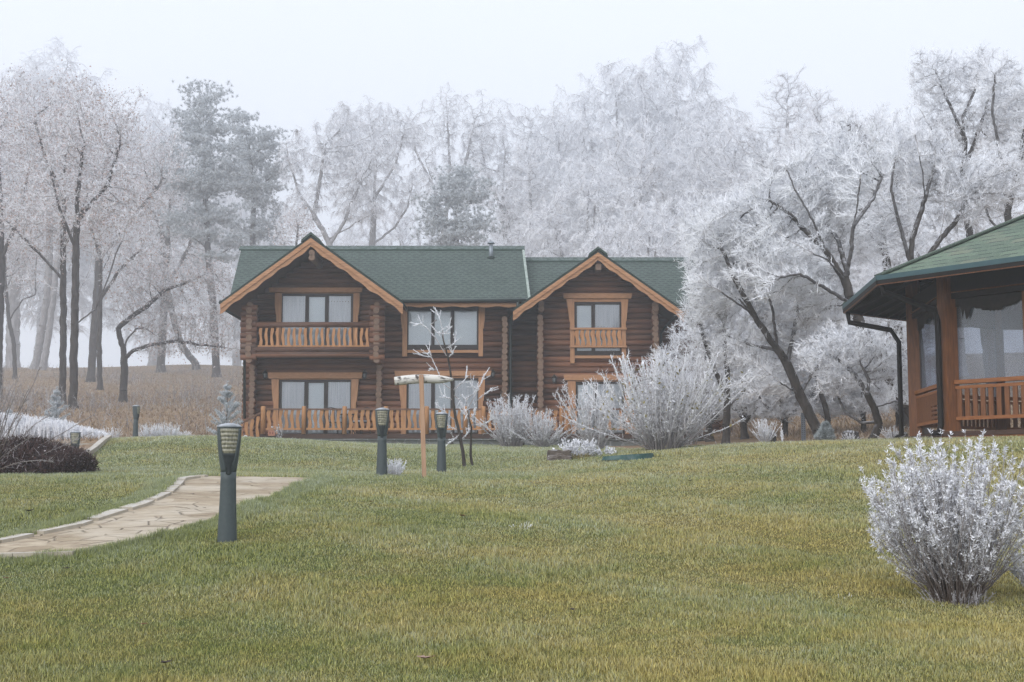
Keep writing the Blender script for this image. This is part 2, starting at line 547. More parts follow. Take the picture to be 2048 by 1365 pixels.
# ------------------------------------------------------------------ log house
PIT = 0.192
YW = 48.0
H0 = at(900, 885, YW)
house = empty("log_house", (H0.x, YW, H0.z), 'two storey brown log house with green shingle roofs and a wooden veranda', 'house')
Z0 = at(900, 878, YW).z           # top of the stone base
m_log = log_mat("log", (0.25, 0.112, 0.060), (0.085, 0.042, 0.027), PIT, Z0)
m_logend = simple("log_end", (0.25, 0.165, 0.115), (0.155, 0.10, 0.07), 14, rough=0.8, bump=0.2)
m_trim = simple("trim_wood", (0.47, 0.245, 0.125), (0.33, 0.165, 0.08), 2.0, (3, 3, 16), rough=0.55, bump=0.15)
m_trimv = simple("trim_wood_upright", (0.47, 0.245, 0.125), (0.33, 0.165, 0.08), 2.0, (16, 16, 1.5), rough=0.55, bump=0.15)
m_barge = simple("barge_wood", (0.50, 0.265, 0.135), (0.29, 0.14, 0.065), 1.6, (2.0, 2, 24), rough=0.55, bump=0.2)
m_rail = simple("rail_wood", (0.49, 0.25, 0.105), (0.33, 0.155, 0.065), 3.0, (8, 8, 1.2), rough=0.55, bump=0.15)
m_railtop = simple("rail_cap", (0.19, 0.10, 0.06), (0.13, 0.07, 0.045), 4, rough=0.6, frost=0.35)
m_dark = simple("window_frame", (0.032, 0.022, 0.018), (0.022, 0.016, 0.013), 6, rough=0.4)
m_deck = simple("deck_wood", (0.085, 0.045, 0.032), (0.05, 0.028, 0.02), 3, (1, 1, 14), rough=0.7)
m_soffit = simple("soffit_wood", (0.12, 0.06, 0.035), (0.07, 0.036, 0.022), 3, (14, 1, 1), rough=0.7)
m_stone = None
m_roof = shingle_mat("roof_shingle", (0.066, 0.095, 0.079), (0.040, 0.062, 0.051), (0.004, 0.008, 0.007), 0.30, 0.20, 'uv')
m_ridge = simple("ridge_cap", (0.055, 0.086, 0.07), (0.036, 0.058, 0.047), 9, (3, 1, 1), rough=0.9, frost=0.12)
m_roofedge = simple("roof_edge", (0.022, 0.038, 0.030), (0.016, 0.028, 0.022), 9, rough=0.8)
m_gutter = simple("gutter", (0.020, 0.034, 0.030), (0.016, 0.026, 0.024), 6, rough=0.45, spec=0.5)
m_metal = simple("grey_pipe", (0.30, 0.33, 0.36), (0.22, 0.25, 0.28), 5, rough=0.5, metal=0.6)

# stone base
m_stone, t, b = newmat("base_stone"); g = G(t)
p = g.scale(g.pos(), (1.0, 1.0, 1.2))
vor = g.n('ShaderNodeTexVoronoi'); g.set(vor.inputs['Vector'], p); vor.inputs['Scale'].default_value = 2.6
vd = g.n('ShaderNodeTexVoronoi', feature='DISTANCE_TO_EDGE'); g.set(vd.inputs['Vector'], p); vd.inputs['Scale'].default_value = 2.6
col = g.mix(g.sep(vor.outputs['Color'])[1], (0.085, 0.10, 0.105), (0.19, 0.20, 0.195))
col = g.mix(g.ramp(g.noise(g.pos(), 7, 4), 0.4, 0.7), col, (0.12, 0.115, 0.095))
col = g.mix(g.math('SUBTRACT', 1.0, g.ramp(vd.outputs['Distance'], 0, 0.05)), col, (0.25, 0.255, 0.25))
g.set(b.inputs['Base Color'], col); b.inputs['Roughness'].default_value = 0.85
g.bump(vd.outputs['Distance'], 0.6, 0.05, b)

def X(px, Y, py=700): return at(px, py, Y).x
def Z(py, Y): return at(1024, py, Y).z

def logs(xa, xb, za, zb, Y, clip=None, r=0.103, half=0):
    """Stack of horizontal logs along X; clip(z) -> (xmin, xmax) trims a gable."""
    mb = MB()
    k = 0
    z = Z0 + PIT * (0.5 + half)
    while z < zb:
        if z > za:
            a, c = xa, xb
            if clip:
                l, rr = clip(z + r * 0.5); a, c = max(a, l), min(c, rr)
            if c - a > 0.05:
                rad = r * (0.97 + 0.05 * ((k * 7919) % 13) / 13)
                mb.tube([(a, Y, z), ((a + c) / 2, Y + 0.006 * ((k * 31) % 5 - 2), z), (c, Y, z)], rad, 10)
        z += PIT; k += 1
    return mb

def log_column(px, y0, y1, Yfront, Yback, parent, wide=0.1, pair=None):
    """Saddle-notched corner: ends of the cross-wall logs standing one above another."""
    zb, zt = Z(y1, Yfront), Z(y0, Yfront)
    x = X(px, Yfront, (y0 + y1) / 2)
    mb = MB(); me_ = MB()
    z = Z0 + PIT; k = 0
    while z < zt:
        if z > zb - 0.05:
            j = 0.012 * (((k * 37) % 7) - 3) / 3
            f = Yfront + 0.02 * (((k * 53) % 5) - 2)
            mb.tube([(x + j, f + 0.012, z), (x + j, Yback, z)], 0.108, 10)
            me_.tube([(x + j, f, z), (x + j, f + 0.013, z)], 0.107, 12)
        z += PIT; k += 1
    c = mb.build("corner_logs", m_log, parent)
    me_.build("log_end", m_logend, c)
    return c

# --- main walls
zt_main = Z(598, 47.2)
logs(X(490, YW), X(1015, YW), Z0, zt_main, YW).build("log_wall", m_log, house)
YR = 47.5                                                    # right wing front
YB = 49.3                                                    # recessed walls of the right wing
logs(X(1010, YB), X(1090, YB), Z0, Z(610, YB), YB).build("log_wall", m_log, house)
logs(X(1310, YB), X(1440, YB), Z0, Z(612, YB), YB).build("log_wall", m_log, house)

# --- gables
def gable(apex, left, right, Yf, Yb, wallY, bt, name, wxl, wxr, eave_l, eave_r):
    """Front gable roof: two shingled slabs, barge boards, ridge cap, log gable wall."""
    A, L, R = at(*apex, Yf), at(*left, Yf), at(*right, Yf)
    th = 0.10
    zlow = min(L.z, R.z)
    back = []
    for P, nm in ((L, -1), (R, 1)):
        d = Vector((A.x - P.x, 0, A.z - P.z)); ln = d.length; d.normalize()
        nrm = Vector((-d.z, 0, d.x)) if nm < 0 else Vector((d.z, 0, -d.x))
        if nrm.z < 0: nrm = -nrm
        mb = MB()
        nY = 1
        a0, a1 = P, A
        b0 = P + Vector((0, Yb - Yf, 0)); b1 = A + Vector((0, Yb - Yf, 0))
        uv = [(0, 0), (0, ln), (Yb - Yf, ln), (Yb - Yf, 0)]
        mb.add([a0, a1, b1, b0], [(0, 1, 2, 3)] if nm < 0 else [(3, 2, 1, 0)], [uv if nm < 0 else uv[::-1]])
        rs = mb.build("roof_slope", m_roof, house)
        me2 = MB()
        dn = Vector((0, 0, -th))
        v = [a0 + dn * 0.04, a1 + dn * 0.04, b1 + dn * 0.04, b0 + dn * 0.04, a0 + dn, a1 + dn, b1 + dn, b0 + dn]
        me2.add(v, [(0, 4, 5, 1), (1, 5, 6, 2), (2, 6, 7, 3), (3, 7, 4, 0)])
        me2.build("roof_edge", m_roofedge, rs)
        sf = MB(); dn2 = Vector((0, 0.03, -th - 0.02)); dn3 = Vector((0, 0.03, -th - 0.05))
        sf.add([a0 + dn2, a1 + dn2, b1 + dn2, b0 + dn2, a0 + dn3, a1 + dn3, b1 + dn3, b0 + dn3],
               [(0, 1, 2, 3), (7, 6, 5, 4), (0, 4, 5, 1), (1, 5, 6, 2), (2, 6, 7, 3), (3, 7, 4, 0)])
        sf.build("soffit", m_soffit, rs)
        # barge boards: straight upper board and wavy lower board
        up = MB(); lo = MB()
        bw, lw = bt, bt * 0.92
        vz = 1 / max(0.2, abs(d.x))                                   # vertical thickness of a sloping board
        n = 40
        def q(s): return P + Vector((A.x - P.x, 0, A.z - P.z)) * s
        top = [(q(s / n).x, q(s / n).z - th) for s in range(n + 1)]
        low = [(q(s / n).x, q(s / n).z - th - bw * vz) for s in range(n + 1)]
        w1 = [(q(s / n).x, q(s / n).z - th - bw * vz + 0.02) for s in range(n + 1)]
        w2 = []
        for s in range(n + 1):
            wav = 0.026 * math.sin(s * 0.9 + (1.3 if nm > 0 else 0)) + 0.018 * math.sin(s * 0.37 + 2)
            w2.append((q(s / n).x, q(s / n).z - th - (bw + lw) * vz - wav))
        for s in range(n):
            pa = [top[s], low[s], low[s+1], top[s+1]]
            pb = [w1[s], w2[s], w2[s+1], w1[s+1]]
            if nm > 0: pa, pb = pa[::-1], pb[::-1]
            up.prism(pa, Yf - 0.05, Yf + 0.02)
            lo.prism(pb, Yf - 0.01, Yf + 0.045)
        bb = up.build("barge_board", m_barge, house)
        lo.build("wavy_board", m_barge, bb)
        back.append((P, d))
    # ridge cap along the gable ridge
    mb = MB()
    hw, hz = 0.34, 0.34 * (A.z - L.z) / (A.x - L.x)
    y0, y1 = Yf - 0.06, Yb
    up_ = 0.09
    P5 = [(A.x - hw, A.z - hz + 0.015), (A.x + hw, A.z - hz + 0.015), (A.x + hw * 0.92, A.z - hz * 0.92 + up_), (A.x, A.z + up_ * 1.25), (A.x - hw * 0.92, A.z - hz * 0.92 + up_)]
    P6 = [P5[0], (A.x, A.z + 0.015), P5[1], P5[2], P5[3], P5[4]]
    n6 = len(P6)
    vs = [(x, y0, z) for x, z in P6] + [(x, y1, z) for x, z in P6]
    fs = [(0, 1, 4, 5), (1, 2, 3, 4), (6, 11, 10, 7), (7, 10, 9, 8)] + [(i, i + 6, (i + 1) % 6 + 6, (i + 1) % 6) for i in range(6)]
    mb.add(vs, fs)
    mb.build("ridge_cap", m_ridge, house)
    # gable log wall
    def clip(z):
        tl = (A.z - th - 0.05 - z)
        sl = (A.x - L.x) / (A.z - L.z); sr = (R.x - A.x) / (A.z - R.z)
        return A.x - tl * sl, A.x + tl * sr
    logs(wxl, wxr, eave_l, A.z - 0.2, wallY, clip).build("gable_wall", m_log, house)
    return A, L, R

YG = 45.9
A1, L1, R1 = gable((622, 471), (441, 603), (806, 603), YG, 51.4, YW, 0.135, "left", X(490, YW), X(770, YW), zt_main, 0)
A2, L2, R2 = gable((1196, 500), (1026, 618), (1368, 620), 46.4, 51.4, YR, 0.125, "right", X(1078, YR), X(1318, YR), Z0, 0)

def main_roof(xl0, xl1, xr0, xr1, py_ridge, py_eave, Yr, Ye, gab):
    """Slope rising from the eave line to the ridge, with a back slope behind it."""
    zr, ze = Z(py_ridge, Yr), Z(py_eave, Ye)
    el, er = X(xl1, Ye, py_eave), X(xr1, Ye, py_eave)
    rl, rr = X(xl0, Yr, py_ridge), X(xr0, Yr, py_ridge)
    ln = math.hypot(Yr - Ye, zr - ze)
    mb = MB()
    A, L, R = gab
    sl_ = (zr - ze) / (Yr - Ye)
    yv = Ye + (A.z + .03 - ze) / sl_
    sg = (R.x - A.x) / (A.z - R.z)
    xr_ = min(A.x + (A.z - ze) * sg, R.x)                 # foot of the right valley
    front = [(xr_, Ye, ze), (er, Ye, ze), (rr, Yr, zr), (rl, Yr, zr), (el, Ye, ze), (el + .01, Ye, ze), (A.x, yv, A.z + .03)]
    mb.add(front, [tuple(range(7))], [[(p[0], (p[1] - Ye) / (Yr - Ye) * ln) for p in front]])
    yb = 2 * Yr - Ye
    mb.add([(rl, Yr, zr), (rr, Yr, zr), (er, yb, ze), (el, yb, ze)], [(0, 1, 2, 3)], [[(rl, 0), (rr, 0), (er, ln), (el, ln)]])
    rs = mb.build("roof_slope", m_roof, house)
    t = 0.11
    for (a, c) in ((el, rl), (er, rr)):
        e = MB()
        e.add([(a, Ye, ze), (c, Yr, zr), (a, yb, ze), (a, Ye, ze - t), (c, Yr, zr - t), (a, yb, ze - t)],
              [(0, 1, 4, 3), (1, 2, 5, 4)])
        e.build("roof_edge", m_roofedge, rs)
    sf = MB()
    fr_ = [(p[0], p[1] + .02, p[2] - t) for p in front]
    sf.add(fr_, [tuple(range(6, -1, -1))])
    sf.add([(rr, Yr, zr - t), (rl, Yr, zr - t), (er, yb, ze - t), (el, yb, ze - t)], [(3, 2, 0, 1)])
    sf.build("soffit", m_soffit, rs)
    rc = MB()
    hw = 0.26; sl = (zr - ze) / (Yr - Ye)
    rc.add([(rl - .05, Yr - hw, zr - hw * sl + .075), (rr + .05, Yr - hw, zr - hw * sl + .075), (rr + .05, Yr, zr + .10), (rl - .05, Yr, zr + .10),
            (rr + .05, Yr + hw, zr - hw * sl + .075), (rl - .05, Yr + hw, zr - hw * sl + .075),
            (rl - .05, Yr - hw, zr - hw * sl + .01), (rr + .05, Yr - hw, zr - hw * sl + .01), (rr + .05, Yr, zr + .02), (rl - .05, Yr, zr + .02),
            (rr + .05, Yr + hw, zr - hw * sl + .01), (rl - .05, Yr + hw, zr - hw * sl + .01)],
           [(0, 1, 2, 3), (3, 2, 4, 5), (6, 7, 1, 0), (1, 7, 8, 2), (2, 8, 10, 4), (0, 3, 9, 6), (3, 5, 11, 9), (5, 4, 10, 11)])
    rc.build("ridge_cap", m_ridge, rs)
    return el, er, ze, rl, rr, zr

YE1, YR1 = 47.0, 51.6
E1 = main_roof(483, 458, 1047, 1060, 497, 600, YR1, YE1, (A1, L1, R1))
E2 = main_roof(1040, 1040, 1388, 1408, 520, 612, YR1, 47.4, (A2, L2, R2))
# frost-whitened verge at the right end of the main roof
m_verge = simple("frosted_verge", (0.42, 0.46, 0.43), (0.16, 0.22, 0.18), 7, (1, 1, 3), rough=0.8)
mb = MB()
p0, p1 = Vector((E1[1], YE1, E1[2])), Vector((E1[4], YR1, E1[5]))
mb.bar(p0 + Vector((-.02, 0, .02)), p1 + Vector((-.02, 0, .02)), 0.09, 0.05)
mb.build("verge_strip", m_verge, house)

# eave fascia with a wavy lower edge, gutters
def fascia(px0, px1, py_t, py_b, Y):
    mb = MB(); n = 26
    for s in range(n):
        xa, xb = [px0 + (px1 - px0) * k / n for k in (s, s + 1)]
        wa, wb = [0.022 * math.sin(k * 1.25) for k in (s, s + 1)]
        pa, pb, pc, pd = at(xa, py_t, Y), at(xa, py_b, Y), at(xb, py_b, Y), at(xb, py_t, Y)
        mb.prism([(pa.x, pa.z), (pb.x, pb.z + wa), (pc.x, pc.z + wb), (pd.x, pd.z)], Y, Y + 0.05)
    mb.build("eave_board", m_barge, house)
fascia(806, 1036, 604.5, 614, YE1 + 0.1)
fascia(1368, 1405, 618, 629, 47.5)
for g0, g1 in ((at(806, 602.5, YE1 - .05), at(1052, 600.5, YE1 - .05)), (at(1368, 616, 47.3), at(1410, 616, 47.3)), (at(441, 606, YG + .15), at(441, 603, 51))):
    mb = MB(); mb.tube([g0, g1], 0.063, 8); mb.build("gutter", m_gutter, house)
def pipe(pts, r=0.045, name="downpipe", mat=None, parent=house):
    mb = MB(); mb.tube(pts, r, 8); return mb.build(name, mat or m_gutter, parent)
pipe([at(443, 606, 46.4), at(447, 618, 46.4), at(480, 638, 47.7), at(489, 645, 47.75), at(489, 838, 47.75)], 0.05)
pipe([at(1036, 604, 46.9), at(1034, 622, 46.9), at(1022, 636, 47.75), at(1021, 655, 47.8), at(1021, 800, 47.8), at(1021, 868, 47.8)], 0.05)
pipe([at(1362, 622, 47.2), at(1330, 655, 48.9), at(1322, 668, 49.0), at(1322, 868, 49.0)], 0.05)
# vent pipe on the main roof
mb = MB(); q = at(982, 517, 50.7)
mb.lathe([(.075, q.z - .1), (.075, q.z + .52), (.03, q.z + .53)], q.x, q.y, 12)
vp = mb.build("vent_pipe", m_metal, house)
mb = MB(); mb.lathe([(.14, q.z + .56), (.13, q.z + .60), (.03, q.z + .66)], q.x, q.y, 12); mb.build("cap", m_metal, vp)
mb = MB(); mb.lathe([(.15, q.z - .04), (.15, q.z + .035), (.08, q.z + .07)], q.x, q.y, 12); mb.build("collar", m_roofedge, vp)
# purlin ends under the gables
mb = MB()
for py in (505, 514.5):
    q = at(623, py, YG); mb.tube([(q.x, YG + .06, q.z), (q.x, YW + .4, q.z)], 0.105, 14)
mb.build("purlin", m_logend, house)
mb = MB(); q = at(1197, 533, 46.4); mb.box((q.x - .1, 46.5, q.z - .11), (q.x + .1, YR + .4, q.z + .11)); mb.build("purlin", m_logend, house)

# --- upper balcony bay on the left
YF = 46.7
cl = log_column(497.5, 606, 722, YF - .1, YW + .2, house)
cr = log_column(752.5, 606, 722, YF - .1, YW + .2, house)
log_column(503, 722, 872, YW - .45, YW + .2, house)
log_column(757.5, 722, 872, YW - .45, YW + .2, house)
log_column(1009.5, 632, 872, YW - .45, YW + .2, house)
log_column(1081, 631, 872, YR - .40, YB + .2, house)
log_column(1312, 612, 872, YR - .40, YB + .2, house)
# two taller, paler purlin ends capping the wing corners
for px in (1082.5, 1312):
    mb = MB()
    for py in (607.5, 618):
        q = at(px, py, YR - .55); mb.tube([(q.x, YR - .6, q.z), (q.x, YR + .2, q.z)], 0.105, 12)
    mb.build("log_end", m_logend, house)
for xa_, xb_ in ((481, 513), (739, 769)):
    stub = MB()
    z = Z0 + PIT * 0.5
    while z < Z(606, YF):
        if z > Z(718, YF):
            j = 0.03 * math.sin(z * 17)
            stub.tube([(X(xa_, YF) + j, YF, z), (X(xb_, YF) + j * .5, YF, z)], 0.103, 10)
        z += PIT
    stub.build("corner_logs", m_log, house)
bal = empty("balcony", (H0.x, YW, H0.z)); bal.parent = house; bal.location = (0, 0, 0)
mb = MB()
for py, r in ((650, 0.095), (699, 0.10), (709.5, 0.105)):
    q = at(512, py, YF); mb.tube([(X(505, YF), YF, q.z), (X(747, YF), YF, q.z)], r, 12)
mb.build("rail_log", m_log, bal)
mb = MB(); zf = Z(706, YF); mb.box((X(500, YF), YF + .12, zf - .12), (X(752, YF), YW - .1, zf)); mb.build("floor", m_deck, bal)
mb = MB(); a_, b_ = at(516, 694.5, YF), at(739, 691, YF); mb.box((a_.x, YF - .05, a_.z - .03), (b_.x, YF + .05, a_.z + .055)); mb.build("bottom_rail", m_rail, bal)

def baluster(mb, xc, Y, z0, z1, wv, style, th=0.035):
    """Flat sawn baluster with a wavy outline."""
    n = 14
    L, R = [], []
    for s in range(n + 1):
        t = s / n; z = z0 + (z1 - z0) * t
        sh = wv * 0.15 * math.sin(t * 2 * PI * 1.0 + style * .35) 
        hw = wv * (0.44 + 0.07 * math.sin(t * 2 * PI * 1.5 + style * 1.3))
        L.append((xc + sh - hw, z)); R.append((xc + sh + hw, z))
    for s in range(n):
        mb.prism([L[s], R[s], R[s+1], L[s+1]], Y - th / 2, Y + th / 2)
    return mb
m_bal = simple("baluster_wood", (0.52, 0.26, 0.115), (0.36, 0.165, 0.07), 3.0, (10, 10, 1.2), rough=0.55, bump=0.1)
for k in range(20):
    px = 521 + k * 11.2
    baluster(MB(), X(px, YF), YF, Z(691.5, YF), Z(656.5, YF), 0.105, (k * 2.4) % 6.28).build("baluster", m_bal, bal)

# --- windows
m_curtain, t, b = newmat("curtain"); g = G(t)
x, y, z = g.sep(g.pos())
fold_shade = g.noise(g.comb(g.math('MULTIPLY', x, 26.0), 0.0, g.math('MULTIPLY', z, 0.5)), 1.0, 3)  # shade of the folds, put into the cloth colour as vertical streaks
g.set(b.inputs['Base Color'], g.mix(g.ramp(fold_shade, .3, .7), (0.52, 0.57, 0.63), (0.78, 0.81, 0.85)))
b.inputs['Roughness'].default_value = 0.9
m_blind = simple("blind", (0.76, 0.83, 0.87), (0.70, 0.78, 0.83), 2, rough=0.8)
m_glass, t, b = newmat("window_glass"); g = G(t)
tr = g.n('ShaderNodeBsdfTransparent'); gl = g.n('ShaderNodeBsdfGlossy'); gl.inputs['Roughness'].default_value = 0.03
lw = g.n('ShaderNodeFresnel'); lw.inputs['IOR'].default_value = 1.9
mx = g.n('ShaderNodeMixShader'); g.set(mx.inputs[0], g.math('ADD', lw.outputs[0], 0.05))
t.links.new(tr.outputs[0], mx.inputs[1]); t.links.new(gl.outputs[0], mx.inputs[2])
t.links.new(mx.outputs[0], t.nodes['Material Output'].inputs['Surface'])

def window(outer, panes, py_t, py_b, Y, header=None, sides=None, sill=None, step=None, side_b=None):
    """outer=(px0,px1,py0,py1) frame; panes=[(px0,px1,blind)]; header=(px0,px1,py0,py1); sides=[(x_in0,x_out_top),...]"""
    Yf = Y - 0.20
    wd = MB()
    a_, b_ = at(outer[0], outer[2], Yf), at(outer[1], outer[3], Yf)
    xs = [a_.x] + [X(p, Yf, (py_t + py_b) / 2) for q in panes for p in q[:2]] + [b_.x]
    ztop, zbot = Z(py_t, Yf), Z(py_b, Yf)
    for i in range(0, len(xs), 2):
        wd.box((xs[i], Yf, b_.z), (xs[i + 1], Yf + .1, a_.z))
    for i in range(1, len(xs) - 1, 2):
        tt = ztop - (0.035 if panes[(i - 1) // 2][2] else 0)
        wd.box((xs[i], Yf + .004, tt), (xs[i + 1], Yf + .1, a_.z))
        wd.box((xs[i], Yf + .004, b_.z), (xs[i + 1], Yf + .1, zbot))
    fr = wd.build("window", m_dark, house)
    for i, q in enumerate(panes):
        x0, x1 = xs[1 + 2 * i], xs[2 + 2 * i]
        cu = MB(); n = 24
        yc = Yf + .085
        vs, fs = [], []
        for s in range(n + 1):
            x_ = x0 + (x1 - x0) * s / n
            dy = 0.0 if q[2] else 0.010 * math.sin(s * 2.1 + i) 
            vs += [(x_, yc + dy, zbot), (x_, yc + dy, ztop)]
        fs = [(2 * s, 2 * s + 2, 2 * s + 3, 2 * s + 1) for s in range(n)]
        cu.add(vs, fs, smooth=True).build("blind" if q[2] else "curtain", m_blind if q[2] else m_curtain, fr)
        pn = MB(); pn.add([(x0, Yf + .05, zbot), (x1, Yf + .05, zbot), (x1, Yf + .05, ztop), (x0, Yf + .05, ztop)], [(0, 1, 2, 3)])
        pn.build("pane", m_glass, fr)
    Yt = Yf - .05
    if header:
        h0, h1 = at(header[0], header[2], Yt), at(header[1], header[3], Yt)
        mb = MB(); ov = 0.03
        mb.prism([(h0.x + ov, h1.z), (h1.x - ov, h1.z), (h1.x, h0.z), (h0.x, h0.z)], Yt - .06, Yf + .15)
        mb.build("window_header", m_trim, house)
        if sides:
            mb = MB(); zz0, zz1 = a_.z + .004, h1.z - .003
            if zz1 - zz0 > 0.02:
                mb.box((X(outer[0], Yt), Yt + .02, zz0), (X(outer[1], Yt), Yf + .07, zz1)); mb.build("head_board", m_trim, house)
    for sd in (sides or []):
        # inner edge px, outer edge px at top, outer edge px below the step
        xi, xo, xl = [X(p, Yt) for p in sd]
        zt_ = Z(header[3] + 1, Yt) if header else a_.z + .1
        zs = Z(step, Yt); zb = Z(side_b, Yt)
        sg = 1 if xo > xi else -1
        poly = [(xi, zb), (xl, zb), (xl, zs - .04), (xl + sg * .03, zs - .02), (xl + sg * .03, zs + .06), (xl + sg * .06, zs + .3), (xo, zt_ - .02), (xo, zt_), (xi, zt_)]
        if sg < 0: poly = poly[::-1]
        mb = MB(); mb.prism(poly, Yt - .02, Yf + .15); mb.build("window_casing", m_trimv, house)
    if sill:
        s0, s1 = at(sill[0], sill[2], Yt), at(sill[1], sill[3], Yt)
        mb = MB(); mb.box((s0.x, Yt, s1.z), (s1.x, Yf + .06, s0.z)); mb.build("window_sill", m_trim, house)
    return fr

window((561, 706, 587.5, 704), [(564.5, 610, 0), (617, 649.5, 1), (656.5, 701.5, 0)], 592, 698, YW, (538, 725, 576, 585), [(561.5, 548, 551.5), (705.5, 718, 715)], None, 628, 703)
window((559, 703.5, 760, 871), [(562.5, 608, 0), (616, 647.5, 1), (655, 700, 0)], 764, 867, YW, (536, 725, 745.5, 757.5), [(559, 544, 549), (703.5, 718, 713)], None, 802, 871)
window((814, 957, 614, 700), [(816.7, 862.6, 1), (869, 901, 1), (908.6, 953.6, 1)], 620, 690, YW, None, [(814, 801, 804.5), (957, 970, 966)], (814.5, 956.5, 700.5, 706), 655, 713)
window((813.5, 957, 757, 870), [(816.6, 862, 0), (869.5, 901, 1), (909, 954.5, 0)], 761, 866, YW, (789, 983, 742.5, 752.5), [(813.5, 799, 803), (957, 970, 966)], None, 800, 870)
window((1149, 1243.5, 604.5, 711), [(1153.8, 1183, 1), (1190, 1239.5, 0)], 609, 702, YR, (1126, 1264, 587.5, 597.5), [(1149, 1133, 1140.5), (1243.5, 1257.5, 1252)], (1149.5, 1243, 711.5, 717), 641, 727)
window((1151, 1249, 764, 870), [(1155.6, 1187, 1), (1194, 1245, 0)], 768, 866, YR, (1127, 1256, 750, 761), [(1151, 1135, 1140), (1249, 1262, 1258)], None, 806, 870)

# window guard in front of the wing's upper window
grd = empty("window_guard", (H0.x, YW, H0.z)); grd.parent = house; grd.location = (0, 0, 0)
Yq = YR - .30
for py0, py1 in ((656, 660), (691.5, 695.5)):
    mb = MB(); q0, q1 = at(1139.5, py0, Yq), at(1253.5, py1, Yq); mb.box((q0.x, Yq - .05, q1.z), (q1.x, Yq + .1, q0.z)); mb.build("rail", m_trim, grd)
for k in range(9):
    baluster(MB(), X(1154.5 + k * 10.6, Yq), Yq, Z(691, Yq), Z(660.5, Yq), 0.15, 0.6 + (k % 3) * 0.25).build("baluster", m_bal, grd)

# --- wall lanterns
m_lglass = simple("lantern_glass", (0.25, 0.27, 0.28), (0.18, 0.2, 0.2), 10, rough=0.2)
for px, py, Y in ((530, 750, YW), (728.7, 750, YW), (985.5, 748, YW), (1108.5, 759, YR)):
    q = at(px, py, Y - .17)
    mb = MB()
    mb.lathe([(.01, q.z + .16), (.04, q.z + .14), (.11, q.z + .05), (.10, q.z + .04)][::-1], q.x, q.y, 6)
    mb.lathe([(.03, q.z - .15), (.06, q.z - .12), (.065, q.z - .10)], q.x, q.y, 6)
    for k in range(6):
        t_ = k * PI / 3
        mb.bar((q.x + .06 * math.cos(t_), q.y + .06 * math.sin(t_), q.z - .1), (q.x + .085 * math.cos(t_), q.y + .085 * math.sin(t_), q.z + .04), .012, .012, (1, 0, .2))
    mb.tube([(q.x, q.y + .2, q.z + .1), (q.x, q.y + .1, q.z + .2), (q.x, q.y, q.z + .15)], .012, 6)
    ln = mb.build("wall_lantern", m_dark, house)
    mb = MB(); mb.lathe([(.05, q.z - .1), (.072, q.z + .04)], q.x, q.y, 6); mb.build("lantern_glass", m_lglass, ln)

# --- veranda
YV = 45.7
vx0, vx1 = X(517, YV, 870), X(1425, YV, 870)
zd = Z(868.5, YV)
mb = MB(); mb.box((vx0, YV, Z(877.5, YV)), (vx1, YW - .1, zd)); mb.build("veranda_deck", m_deck, house)
zs_ = Z(878, YV)
mb = MB(); mb.box((vx0 - .02, YV - .12, zs_ - .05), (vx1, YV + .1, zs_ - .004)); mb.build("coping", m_stone, house)
mb = MB(); mb.box((X(482, YV, 880), YV - .06, zs_ - 1.2), (vx1 - .03, 55.5, zs_ - .052)); mb.build("stone_base", m_stone, house)
rail_posts = [(526, 10), (607.5, 9), (689, 9), (771.5, 9), (853.5, 9), (931, 9), (967, 9), (1049, 9), (1123, 9), (1139, 9), (1206, 8), (1288, 8), (1370, 8), (1418, 8)]
vr = empty("veranda_railing", (H0.x, YW, H0.z)); vr.parent = house; vr.location = (0, 0, 0)
for px, wpx in rail_posts:
    x = X(px, YV, 850); hw = wpx / 2 * YV / F
    zt = Z(813, YV)
    mb = MB(); mb.lathe([(hw, Z(869, YV)), (hw, zt - .03), (hw * .8, zt)], x, YV, 10); mb.build("post", m_rail, vr)
zt = Z(817.5, YV)
mb = MB()
for (a_, _), (b_, _) in zip(rail_posts[:-1], rail_posts[1:]):
    mb.box((X(a_, YV, 820) + .09, YV - .05, zt - .05), (X(b_, YV, 820) - .09, YV + .05, zt))
mb.build("top_rail", m_railtop, vr)
mb = MB()
for (a_, _), (b_, _) in zip(rail_posts[:-1], rail_posts[1:]):
    mb.box((X(a_, YV, 860) + .09, YV - .035, Z(860.5, YV)), (X(b_, YV, 860) - .09, YV + .035, Z(856.5, YV)))
mb.build("bottom_rail", m_rail, vr)
nb = 0
for (a_, _), (b_, _) in zip(rail_posts[:-1], rail_posts[1:]):
    n = max(1, int(round((b_ - a_ - 12) / 12.3)))
    for k in range(n):
        if b_ > 1130 and k % 2: continue
        px = a_ + 6 + (b_ - a_ - 12) * (k + .5) / n
        baluster(MB(), X(px, YV, 840), YV, Z(857, YV), zt - .055, 0.125, (nb * 2.1) % 6.28).build("baluster", m_rail, vr); nb += 1
# steps at the left end with their sloping rail
vs = empty("veranda_stairs", (H0.x, YW, H0.z)); vs.parent = house; vs.location = (0, 0, 0)
mb = MB(); mb.bar(at(523, 826, YV), at(470, 852, YV), 0.09, 0.05); mb.build("hand_rail", m_railtop, vs)
for px, pt, pb in ((515, 833, 874), (503.5, 839, 876), (493, 844, 878), (482.5, 849, 879)):
    baluster(MB(), X(px, YV, 855), YV, Z(pb, YV), Z(pt, YV), 0.115, px % 6).build("baluster", m_rail, vs)
mb = MB()
for k in range(4):
    x1_ = X(517 - k * 13, YV, 870); zz = zd - .16 * (k + 1)
    mb.box((x1_ - .3, YV + .1, zz - .05), (x1_ - .02, YV + 1.3, zz))
mb.bar(at(519, 872, YV + .07), at(470, 893, YV + .07), .05, .2)
mb.build("tread", m_deck, vs)

